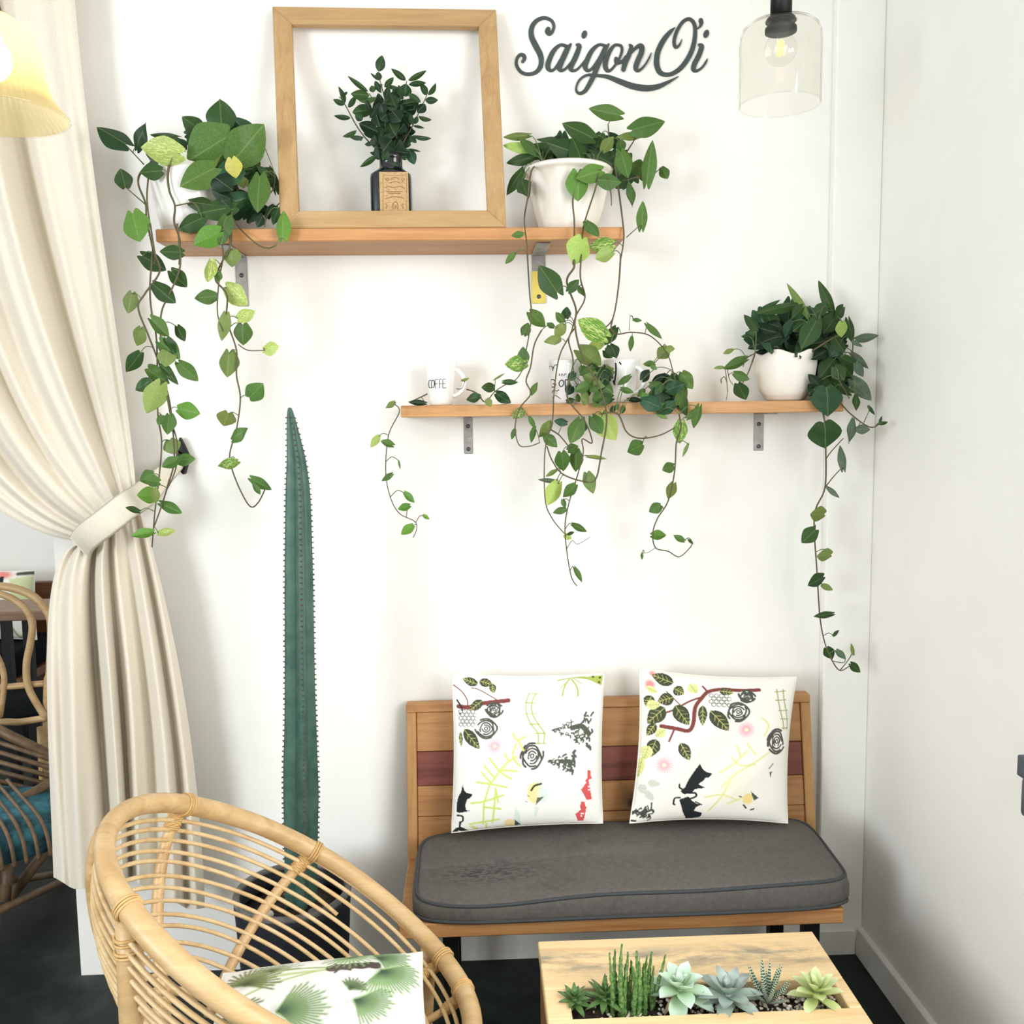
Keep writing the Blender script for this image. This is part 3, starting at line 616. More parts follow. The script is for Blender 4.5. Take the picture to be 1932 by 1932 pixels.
t, c = rosette('succulent_rosette', 'large pale mint rosette succulent with dried leaves beneath, mid trough', 1283, 1878, .066, [(5, -.12, 1.05, .004), (6, .3, .95, .008), (6, .8, .8, .012), (4, 1.2, .45, .016)], 'suc_pale', .036, .007, .402, cup=.6, spoon=1.35)
for a in (-2.3, -1.9, -1.5, -2.7):
    o = obj('dried_leaf', petal(.045, .017, .003, .8, -.25), 'dry_leaf', t); o.data.transform(Matrix.Translation(c)); o.matrix_local = Matrix.Translation((0, 0, -.004)) @ Matrix.Rotation(a-pi/2, 4, 'Z') @ Matrix.Rotation(-.35, 4, 'X')
rosette('succulent_rosette', 'blue grey rosette succulent right of the pale mint one', 1374, 1886, .070, [(6, .0, 1, .0), (7, .4, .95, .005), (6, .85, .78, .009), (4, 1.2, .45, .013)], 'suc_blue', .031, .006, .398, cup=.5, spoon=1.15)
rosette('succulent_rosette', 'lime yellow rosette succulent at the right end of the table trough', 1541, 1882, .056, [(5, .02, 1, .0), (6, .45, .95, .005), (5, .9, .85, .009), (3, 1.25, .55, .013)], 'suc_lime', .025, .006, .402, cup=.5, spoon=1.3)
c = PZ(1448, 1893, .385); t = thing('zebra_succulent', 'spiky white striped succulent standing between blue grey and lime rosettes', 'succulent', tuple(c), 'succulents in the table trough')
for k in range(20):
    a = 2*pi*k*.382+.4; e = .55+.75*(k/20)+random.uniform(-.1, .1); L = .058+.03*(k/20)+random.uniform(-.006, .008)
    if k == 0: o = obj('leaf', petal(.07, .0105, .006, .3, .08, 8, 4, spoon=.45), 'zebra', t); o.data.transform(Matrix.Translation(c)); z0 = o
    else: o = copy_part(z0, t)
    o.matrix_local = Matrix.Rotation(a-pi/2, 4, 'Z') @ Matrix.Rotation(e, 4, 'X') @ Matrix.Diagonal((1, L/.07, 1, 1))
cl = thing('spiky_succulent', 'tall clump of bumpy green upright succulent stems in the trough', 'succulent', tuple(PZ(1190, 1900, .372)), 'succulents in the table trough')
for k, (bx, tx_, ty_, w_) in enumerate(((1155, 1152, 1796, 9), (1160, 1161, 1792, 12), (1172, 1172, 1783, 12), (1178, 1183, 1797, 10), (1186, 1190, 1812, 12), (1196, 1202, 1792, 11), (1205, 1208, 1806, 11), (1212, 1222, 1803, 11), (1222, 1229, 1798, 12), (1228, 1232, 1824, 10), (1232, 1254, 1800, 9), (1176, 1169, 1812, 13), (1200, 1196, 1822, 13), (1214, 1216, 1818, 13), (1188, 1180, 1820, 12), (1145, 1143, 1842, 8), (1174, 1176, 1862, 15), (1214, 1222, 1850, 13))):
    yb = random.uniform(-.808, -.775); b0 = PZ(bx, 1904, .37); b0.y = yb; b0 = PY(bx, 1900, yb); b0.z = .37; tp = PY(tx_, ty_, yb-.004)
    pts = [b0.lerp(tp, s)+Vector((.002*math.sin(5*s+k), .002*math.cos(4*s+k), 0)) for s in np.linspace(0, 1, 22)]
    rr_ = [w_*.00046*(1.0-.75*s**2.2)*(1+.22*math.sin(i*2.1+k)) for i, s in enumerate(np.linspace(0, 1, 22))]
    V, F = tube(pts, rr_, 8); V = [v+Vector((random.uniform(-1, 1), random.uniform(-1, 1), random.uniform(-1, 1)))*.0009 for v in V]
    obj('stem', (V, F), 'spiky', cl)

# ------------------------------------------------------------------ cactus and pot
cp = Vector((-.447, -.30, 0)); kc = (cp.y-EYE.y)/FPX
RP = 112*kc; zrim = .378
pt = thing('cactus_pot', 'dark blue black woven pattern pot holding the tall cactus', 'pot', tuple(cp))
prof = [(RP*.80, 0), (RP*.84, .02), (RP*.93, .2), (RP*.985, zrim-.04), (RP, zrim-.02), (RP, zrim)]
obj('body', lathe(prof+[(RP*.9, zrim-.004), (RP*.88, zrim-.04)], cp, 56, None, False), 'pot_dark', pt)
obj('rim', tube([cp+Vector((RP*.955*math.cos(a), RP*.955*math.sin(a), zrim)) for a in np.linspace(0, 2*pi, 65)[:-1]], .0085, 8, True), 'pot_rim', pt)
obj('soil', lathe([(RP*.89, zrim-.045), (RP*.5, zrim-.04), (.004, zrim-.038)], cp, 32), 'soil', pt)
for a, s, lb in ((3.9, .020, 'pale grey stone on the soil left of the cactus base'), (5.6, .017, 'darker grey stone on the soil right of the cactus base')):
    r = .075
    bm = bmesh.new(); bmesh.ops.create_icosphere(bm, subdivisions=2, radius=s); bm.verts.index_update()
    VF = [(cp.x+r*math.cos(a)+v.co.x, cp.y+r*math.sin(a)+v.co.y*.8, zrim-.030+v.co.z*.6) for v in bm.verts], [tuple(v.index for v in f.verts) for f in bm.faces]; bm.free()
    tag(obj('stone', VF, 'pot_rim' if a > 5 else 'pebble', at=(cp.x+r*math.cos(a), cp.y+r*math.sin(a), zrim-.04)), lb, 'stone', 'stones in the cactus pot')
ct = thing('cactus', 'tall single ribbed green column cactus standing before the white wall', 'cactus', (cp.x, cp.y, zrim-.04))
cz = [(1705, 568, 32), (1640, 568, 32), (1560, 568, 33), (1500, 568, 34), (1440, 567, 33), (1380, 567, 31), (1300, 566, 29), (1200, 565, 28), (1100, 564, 27), (1000, 563, 25), (930, 562, 23), (870, 559, 18), (820, 553, 12), (790, 549, 8), (773, 547, 4.5), (769, 546.5, 2)]
cc = [(PY(x, y, cp.y), w*kc) for y, x, w in cz]
ring = curve([(p.x, p.z, w) for p, w in cc], 8); NR = 64; V, F = [], []; sp = []
RIBS = [math.radians(a) for a in (200, 290, 20, 110)]
for i, (x, z, w) in enumerate(ring):
    wob = .18*math.sin(z*3.1)
    for j in range(NR):
        a = 2*pi*j/NR; d = min(abs((a-rb_-wob*0+pi) % (2*pi)-pi) for rb_ in RIBS); f = .50+.50*max(0, 1-d/(pi/4))**1.15
        V.append((x+w*1.03*f*math.cos(a), cp.y+w*1.03*f*math.sin(a), z))
for i in range(len(ring)-1):
    for j in range(NR): F.append((i*NR+j, i*NR+(j+1) % NR, (i+1)*NR+(j+1) % NR, (i+1)*NR+j))
F += [tuple(range(NR))[::-1], tuple(range((len(ring)-1)*NR, len(ring)*NR))]
obj('column', (V, F), 'cactus', ct)
zs = [r[1] for r in ring]; xs = [r[0] for r in ring]; ws_ = [r[2] for r in ring]
for z in np.arange(zrim, 1.51, .0125):
    x = np.interp(z, zs, xs); w = np.interp(z, zs, ws_)*1.03
    for rb_ in RIBS:
        d = Vector((math.cos(rb_), math.sin(rb_), 0)); p = Vector((x, cp.y, z))+d*w
        for s in (-1, 0, 1):
            e = d*.0026+Vector((-d.y, d.x, 0))*.003*s+Vector((0, 0, .002*random.uniform(-1, 1))); sp.append(tube([p-d*.003, p+e], [.0026, .0004], 4))
obj('spines', join(*sp), 'spine', ct, kind='stuff')

# ------------------------------------------------------------------ rattan bowl chair
RC = Vector((-.33354, -.80425, .57906)); RR = .315; GX, GY = -.679, -.09
RN = Vector((-GX, -GY, 1)).normalized()
def rim(a): c, s = RR*math.cos(a), RR*math.sin(a); return RC+Vector((c, s, GX*c+GY*s))
def bowl(a, v): return RC+(rim(a)-RC)*(1-.7*v**1.75)-RN*.30*v
ch = thing('rattan_chair', 'round pale rattan bowl chair with cane hoops in the left foreground', 'chair', (RC.x-.05, RC.y, 0))
A = [math.radians(d) for d in range(0, 360, 4)]
obj('rim', tube([rim(a)+Vector((0, 0, .0015*math.sin(5*a))) for a in A], [.0185+.0012*math.sin(3*a+1) for a in A], 14, True), 'rattan', ch)
hv = [.055, .115, .175, .235, .295, .355, .415, .475, .535, .595, .655, .715, .775, .835, .9]
for k, v in enumerate(hv):
    if k in (3,):                                            # broken canes with a free end at the right
        a0, a1 = math.radians(76), math.radians(340); pts = [bowl(a, v+.03*max(0, 1-(a-a0)/.3)) for a in np.linspace(a0, a1, 70)]
        obj('hoop', tube(pts, .0042, 8), 'cane', ch, label='broken cane hoop with a free end')
    else:
        ph = .011*math.sin(1.7*k); pts = [bowl(a, v+ph*math.sin(a*2+k)*(.4 if k < 3 else 1)) for a in A]; obj('hoop', tube(pts, .0044 if k < 14 else .009, 8, True), 'cane', ch)
def ribpath(a0, a1, v1=.96): return [bowl(a0+(a1-a0)*t, v1*t) for t in np.linspace(.02, 1, 16)]
def bind(par, a, v, axis_pts, r, n=3, sp_=.006):
    pass
rbs = [(143, 148), (94, 106), (36, 50), (20, 26), (190, 190), (300, 290), (335, 330)]
for a0, a1 in rbs:
    r_ = .0115 if a0 in (143, 94, 190, 300) else .0075
    P_ = ribpath(math.radians(a0), math.radians(a1)); 
    P_ = [Vector(p)-(Vector(p)-(RC-RN*.05)).normalized()*-.008 for p in P_]
    rb_ = obj('rib', tube(P_, r_, 10), 'rattan', ch)
    # cane lashing round the head of the rib and over the rim
    if a0 in (190, 300): continue
    coil = []
    for i in range(90):
        f = i/89; seg = f*2.6; j = int(seg); p = Vector(P_[j]).lerp(Vector(P_[j+1]), seg-j); tt = (Vector(P_[j+1])-Vector(P_[j])).normalized(); n1 = tt.orthogonal().normalized(); n2 = tt.cross(n1)
        coil.append(p+(n1*math.cos(i*.95)+n2*math.sin(i*.95))*(r_+.0035))
    obj('binding', tube(coil, .0024, 5), 'bind', ch)
    a = math.radians(a0); p0 = rim(a); tt = (rim(a+.03)-rim(a-.03)).normalized(); n1 = tt.orthogonal().normalized(); n2 = tt.cross(n1)
    obj('binding', join(*[tube([p0+tt*o+(n1*math.cos(b)+n2*math.sin(b))*.0205 for b in np.linspace(0, 2*pi, 25)[:-1]], .0026, 5, True) for o in (-.0055, 0, .0055)]), 'bind', ch)
LG = [(227, (242, 1772), .02), (45, None, .016), (330, None, .016), (150, None, .016)]
for d, px, r_ in LG:
    a = math.radians(d); top = rim(a)+Vector((0, 0, -.016)); out_ = Vector((math.cos(a), math.sin(a), 0))
    lo_ = Vector((top.x, top.y, .0))+out_*(.01 if d == 227 else -.03)
    if d == 150: top = bowl(a, .93)+out_*.012; lo_ = Vector((top.x, top.y, 0))
    lg = obj('leg', tube([top.lerp(lo_, t) for t in np.linspace(0, 1, 10)], [r_*(1+.05*math.sin(i)) for i in range(10)], 12), 'rattan', ch)
    if d == 227:
        for o in (.028, .036, .05, .056):
            p0 = top.lerp(lo_, o/ (top-lo_).length); obj('binding', tube([p0+Vector((math.cos(b), math.sin(b), .1*math.cos(b)))*(r_+.002) for b in np.linspace(0, 2*pi, 25)[:-1]], .0028, 5, True), 'bind', ch)
        p0 = rim(a); tt = (rim(a+.03)-rim(a-.03)).normalized(); n1 = tt.orthogonal().normalized(); n2 = tt.cross(n1)
        obj('binding', join(*[tube([p0+tt*o+(n1*math.cos(b)+n2*math.sin(b))*.0205 for b in np.linspace(0, 2*pi, 25)[:-1]], .0026, 5, True) for o in (-.0055, 0, .0055)]), 'bind', ch)
sc_ = Vector((RC.x-.17, RC.y-.03, 0))
obj('base_ring', tube([(sc_.x+.2*math.cos(a)+.06, sc_.y+.2*math.sin(a), .2+.0*math.cos(a)) for a in A], .011, 8, True), 'rattan', ch)

# ------------------------------------------------------------------ the room beyond the doorway
YC = .75
bw = thing('bentwood_chair', 'bentwood rattan chair seen through the doorway left of the curtain', 'chair', tuple(PZ(-18, 1612, 0)))
def lp2(pts, Y, r, nm, m='rattan', k=6, par=bw): return obj(nm, tube(curve([tuple(PY(x, y, Y)) for x, y in pts], k), r, 9), m, par)
lp2([(-135, 1520), (-135, 1270), (-134, 1180), (-100, 1130), (-20, 1106), (50, 1118), (88, 1152), (97, 1185), (94, 1270), (90, 1300), (88, 1480), (90, 1600)], YC, .014, 'back_hoop')
lp2([(-120, 1352), (-96, 1260), (-98, 1190), (-70, 1140), (-20, 1120), (20, 1128), (50, 1152), (61, 1180), (57, 1215), (50, 1255), (55, 1300), (86, 1354)], YC-.02, .012, 'inner_hoop')
lp2([(-46, 1352), (-40, 1270), (-20, 1225), (-2, 1245), (8, 1285), (0, 1352)], YC-.01, .010, 'splat_loop')
lp2([(-130, 1298), (-20, 1298), (88, 1289)], YC+.0, .011, 'cross_rail'); lp2([(-130, 1366), (0, 1362), (40, 1362), (88, 1354)], YC-.02, .012, 'cross_rail')
obj('seat', lathe([(.2, 0), (.21, .012), (.2, .025), (.01, .028)], tuple(PY(-20, 1362, YC)+Vector((0, .22, -.02))), 36), 'dark_cushion', bw, label='dark round seat pad')
for x, y in ((-125, 1640), (84, 1560), (-110, 1555)): lp2([(x*.9, 1372), (x, y)], YC+.38 if y < 1600 and x < 80 else YC+.36, .013, 'leg')
ft = thing('dining_table', 'brown wooden table with thin black legs beyond the doorway', 'table', (-2.0, 1.35, 0))
a = PY(0, 1158, 1.15); zt_ = a.z
tr = PY(118, 1150, 1.15).x
obj('top', box(-3.0, tr, 1.15, 1.40, zt_-.03, zt_+.008, .003, 1), wood('far_table_wood', '#8c6f55', '#9c7f64', '#74593f', 0), ft, smooth=False)
for x in (PY(16, 1200, 1.2).x, -2.9):
    for y in (1.19, 1.36): obj('leg', box(x-.016, x+.016, y-.016, y+.016, 0, zt_-.031), 'black', ft, smooth=False)
fb = thing('long_bench', 'dark brown wooden wall bench beyond the doorway behind the table', 'bench', (-2.2, 2.1, 0))
zt_ = PY(80, 1098, 2.2).z; xr = PY(112, 1110, 2.2).x; zc = PY(50, 1208, 2.0).z; zc2 = PY(50, 1285, 1.75).z
obj('back_panel', box(-3.6, xr, 2.2, 2.24, .2, zt_, .004, 1), 'darkwood', fb, smooth=False)
obj('seat', box(-3.6, xr, 1.76, 2.2, zc-.16, zc-.12, .004, 1), 'darkwood', fb, smooth=False)
for x in (xr-.06, -3.5): obj('leg', box(x-.03, x+.03, 1.8, 1.86, 0, zc-.161), 'black', fb, smooth=False)
tag(obj('bench_cushion', box(-3.55, xr-.01, 1.74, 2.19, zc-.119, zc, .03, 3), 'dark_cushion', at=(-2.5, 1.95, zc-.119)), 'black seat cushion on the dark wall bench beyond the doorway', 'cushion')
for k, (px0, px1, y0, y1, lb) in enumerate(((-60, 68, 1076, 1206, 'cream pillow with pink and black print on the bench beyond the doorway'),)):
    pass
FARPILLOW = (-70, 66, 1076, 1207)

lg_ = thing('lounge_chair', 'dark rattan lounge chair with slats over a teal cushion, left edge of the doorway', 'chair', tuple(PZ(-40, 1900, 0)))
YL = .36
def lp3(a, b, Ya, Yb, r, nm): return obj(nm, tube([PY(*a, Ya), PY(*b, Yb)], r, 10), 'brown_rattan', lg_)
lp3((-120, 1320), (108, 1432), YL+.3, YL+.18, .017, 'back_rail')
for k in range(6):
    y = 1402+k*13; lp3((-120, y-40+8*k), (106, y+34+3*k), YL+.28-.02*k, YL+.16-.02*k, .008, 'back_slat')
c4 = [PY(-160, 1470, YL+.35), PY(38, 1446, YL+.42), PY(112, 1500, YL+.12), PY(105, 1560, YL-.02), PY(-160, 1660, YL-.1)]
zc = .36
q4 = [PZ(-160, 1640, .34), PZ(104, 1562, .34), PZ(104, 1478, .40), PZ(-160, 1470, .40)]
q4 = [Vector((p.x, p.y, p.z)) for p in q4]
obj('cushion', hexa([tuple(p-Vector((0, 0, .075))) for p in q4]+[tuple(p) for p in q4], .025, 3), 'teal', lg_, label='teal patterned cushion')
for k in range(13):
    f = -.15+k/11; a = q4[0].lerp(q4[1], f); b = q4[3].lerp(q4[2], f-.28)
    obj('seat_slat', tube(curve([tuple(a+Vector((.01, -.012, -.07))), tuple(a+Vector((0, -.006, -.01))), tuple(a.lerp(b, .2)+Vector((0, 0, .010))), tuple(a.lerp(b, .6)+Vector((0, 0, .010))), tuple(b+Vector((0, 0, .006)))], 5), .0058, 7), 'brown_rattan', lg_)
lp3((-120, 1600), (104, 1472), YL-.12, YL-.02, .015, 'arm_rail')
lp3((-120, 1668), (104, 1560), YL-.2, YL-.08, .014, 'seat_rail')
lp3((14, 1700), (110, 1575), YL-.05, YL+.05, .016, 'leg'); lp3((16, 1620), (10, 1700), YL-.06, YL-.1, .016, 'leg')
lp3((12, 1664), (130, 1645), YL-.05, YL+.2, .011, 'stretcher'); lp3((-40, 1735), (135, 1655), YL-.3, YL+.1, .012, 'stretcher'); lp3((-60, 1665), (20, 1662), YL-.15, YL-.06, .012, 'stretcher'); lp3((-10, 1650), (-14, 1935), YL-.2, YL-.25, .016, 'leg')

# dark box on the right wall, cut by the frame
p0, p1 = PX(1921, 1540, XR-.05), PX(1925, 1310, XR-.05)
wb = thing('mounted_box', 'slate grey wall mounted box cut off by the right edge', 'box', (XR, p0.y-.06, p0.z))
obj('body', box(XR-.05, XR-.001, p0.y-.16, p0.y-.001, PX(1921, 1536, XR-.05).z, PX(1921, 1462, XR-.05).z, .008, 2), 'box', wb)
obj('upper_body', box(XR-.048, XR-.001, p0.y-.16, p0.y-.006, PX(1921, 1420, XR-.05).z, PX(1921, 1310, XR-.05).z, .006, 2), 'box', wb)
obj('collar', box(XR-.055, XR-.001, p0.y-.165, p0.y+.004, PX(1921, 1461, XR-.05).z, PX(1921, 1421, XR-.05).z, .003, 2), 'box', wb)
# ------------------------------------------------------------------ leaves
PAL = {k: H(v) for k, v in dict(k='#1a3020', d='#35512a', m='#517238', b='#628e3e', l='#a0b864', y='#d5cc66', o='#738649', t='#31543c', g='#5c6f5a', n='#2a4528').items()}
def heart(lobe, fold, curl, lanc=False, wave=0):
    nu, nv = 8, 10; V = []
    for j in range(nv+1):
        t = j/nv
        s_ = min(1, t/.40)
        hw = (.5*math.sin(pi*t**.9)**.8) if lanc else (.5*(.52+.48*math.sin(pi/2*s_)) if t < .40 else .5*max(0, 1-((t-.40)/.60)**1.55)**.92)
        for i in range(nu+1):
            u = i/nu*2-1; x = u*hw
            y = t-(0 if lanc else lobe*(1-t)**4*(math.sin(pi*abs(u)*.86))*1.15)
            z = -fold*abs(x)*1.0+curl*(.25-(t-.5)**2)+wave*math.sin(7*t+2*u)*.05
            V.append((x, y, z))
    F = [(j*(nu+1)+i, j*(nu+1)+i+1, (j+1)*(nu+1)+i+1, (j+1)*(nu+1)+i) for j in range(nv) for i in range(nu)]
    return V, F
LEAFM = {}
for nm, a in dict(heart_a=(.13, .20, .22), heart_b=(.17, .32, .16), heart_c=(.09, .12, .34, False, 1), lance_a=(0, .35, .30, True), lance_b=(0, .2, -.35, True), oval=(.08, .3, .28)).items():
    me = bpy.data.meshes.new('leaf_'+nm); V, F = heart(*a); me.from_pydata(V, [], F); me.shade_smooth(); me.materials.append(M['leaf']); LEAFM[nm] = me
def leaf(par, bx, by, tx, ty, w, c, Y, kinds, tilt=None, dep=None):
    """base and tip measured in the photograph; a real leaf of that size is set in the plant's depth, turned a little"""
    kp = (Y-EYE.y)/FPX
    dep = random.uniform(-.32, .32) if dep is None else dep
    L2 = math.hypot(tx-bx, ty-by)*kp
    Y = clear(bx, by, Y); Yt_ = clear(tx, ty, min(Y+dep*L2, -.018))
    if clear((bx+tx)/2, (by+ty)/2, 0) < 0: Y = min(Y, clear((bx+tx)/2, (by+ty)/2, 0)); Yt_ = min(Yt_, Y+.01)
    B = PY(bx, by, Y); T = PY(tx, ty, Yt_)
    d = T-B; L = d.length; d.normalize(); n = Vector((0, -1, 0)); n = (n-d*n.dot(d)).normalized()
    a = random.uniform(-.5, .5) if tilt is None else tilt
    n = Matrix.Rotation(a, 3, d) @ n; s = d.cross(n)
    wr = w*kp/max(.5, math.cos(a))
    me = LEAFM[random.choice(kinds)]
    o = bpy.data.objects.new('leaf', me); COL.objects.link(o); o.parent = par; ORG[o.name] = ORG[par.name]
    var = c.isupper(); c = c.lower(); k = random.uniform(.82, 1.15); col = PAL[c]
    o.color = (col[0]*k*random.uniform(.92, 1.08), col[1]*k, col[2]*k*random.uniform(.85, 1.1), 1)
    o.material_slots[0].link = 'OBJECT'; o.material_slots[0].material = M['leaf_var'] if var else M['leaf']
    org = Vector(ORG[par.name]); p = B-org; zs = L*.8
    o.matrix_local = Matrix(((s.x*wr, d.x*L, n.x*zs, p.x), (s.y*wr, d.y*L, n.y*zs, p.y), (s.z*wr, d.z*L, n.z*zs, p.z), (0, 0, 0, 1)))
    return B
def clear(x, y, Y):
    """keeps stems and leaves in front of shelf boards and pots"""
    if 416 < y < 482 and 285 < x < 1190: Y = min(Y, -.209)
    if 750 < y < 792 and 750 < x < 1606: Y = min(Y, -.158)
    if 312 < y < 424 and 288 < x < 428: Y = min(Y, -.205)
    if 322 < y < 424 and 992 < x < 1152: Y = min(Y, -.226)
    if 668 < y < 756 and 1424 < x < 1538: Y = min(Y, -.166)
    return Y
def plant(par, vines, leaves, tf, Yfun, kinds, vr=.0022, pet=110, vmat='stem', petmat='stem_pale'):
    """vines: pixel polylines with depths; leaves: 'bx,by,tx,ty,w,c' in zoomed pixels"""
    vp = []
    for reg, s, Ya, Yb, r in vines:
        k, ox, oy = tf[reg]; P_ = [tuple(map(float, p.split(','))) for p in s.split()]; n = len(P_)
        Q = curve([(ox+x*k, oy+y*k, Ya+(Yb-Ya)*min(1, i/max(1, n-1))+.006*math.sin(i*2.3+len(s))) for i, (x, y) in enumerate(P_)], 7)
        ys = [clear(a[0], a[1], min(a[2], -.014)) for a in Q]; ys = [min(ys[max(0, i-2):i+3])*.5+sum(ys[max(0, i-2):i+3])/len(ys[max(0, i-2):i+3])*.5 for i in range(len(ys))]
        pts = [PY(a[0], a[1], clear(a[0], a[1], y_)) for a, y_ in zip(Q, ys)]
        obj('vine', tube(pts, [r*vr*(1-.35*i/len(pts)) for i in range(len(pts))], 6), vmat, par); vp += [Vector(p) for p in pts]
    pets = []; L = []
    for reg, txt in leaves:
        k, ox, oy = tf[reg]
        for tok in txt.split():
            f = tok.split(','); bx, by, tx, ty, w = map(float, f[:5]); c = f[5]
            bx, by, tx, ty, w = ox+bx*k, oy+by*k, ox+tx*k, oy+ty*k, w*k
            Y = Yfun(bx, by)+random.uniform(-.028, .028)
            if len(f) > 6: Y = float(f[6])
            L.append((bx, by, tx, ty, w, c, Y))
    for a in L:
        B = leaf(par, *a, kinds)
        if pet and vp:
            near = min(vp, key=lambda p: (p-B).length_squared+max(0, B.z-p.z)*.004*0)
            if (near-B).length < pet*.00134 and (near-B).length > .004:
                mid = near.lerp(B, .5)+Vector((0, -.004, .012*(near-B).length/.05)); pets.append(tube(curve([tuple(near), tuple(mid), tuple(B)], 4), .0011, 5))
    if pets: obj('petioles', join(*pets), petmat, par, kind='stuff')

HK = ['heart_a', 'heart_b', 'heart_c', 'heart_a']
TF = dict(A=(500/1932, 0, 0), A2=(200/1208, 390, 170), B=(500/1380, 160, 400), C=(500/1932, 900, 0), D=(660/1932, 680, 480), E=(320/1932, 1020, 560), G=(350/1932, 1340, 520), F=(380/918, 1320, 500), H=(200/1208, 640, 90))

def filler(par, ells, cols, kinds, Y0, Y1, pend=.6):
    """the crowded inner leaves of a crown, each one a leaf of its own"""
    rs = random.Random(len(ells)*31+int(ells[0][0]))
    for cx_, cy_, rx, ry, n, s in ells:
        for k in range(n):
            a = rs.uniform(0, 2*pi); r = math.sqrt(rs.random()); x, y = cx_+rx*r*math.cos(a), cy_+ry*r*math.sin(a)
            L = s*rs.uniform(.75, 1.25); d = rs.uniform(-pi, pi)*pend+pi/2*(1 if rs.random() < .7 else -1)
            leaf(par, x-L*.5*math.cos(d), y-L*.5*math.sin(d), x+L*.5*math.cos(d), y+L*.5*math.sin(d), L*rs.uniform(.62, .85) if 'lance_a' not in kinds else L*.42, rs.choice(cols), rs.uniform(Y0, Y1), kinds)
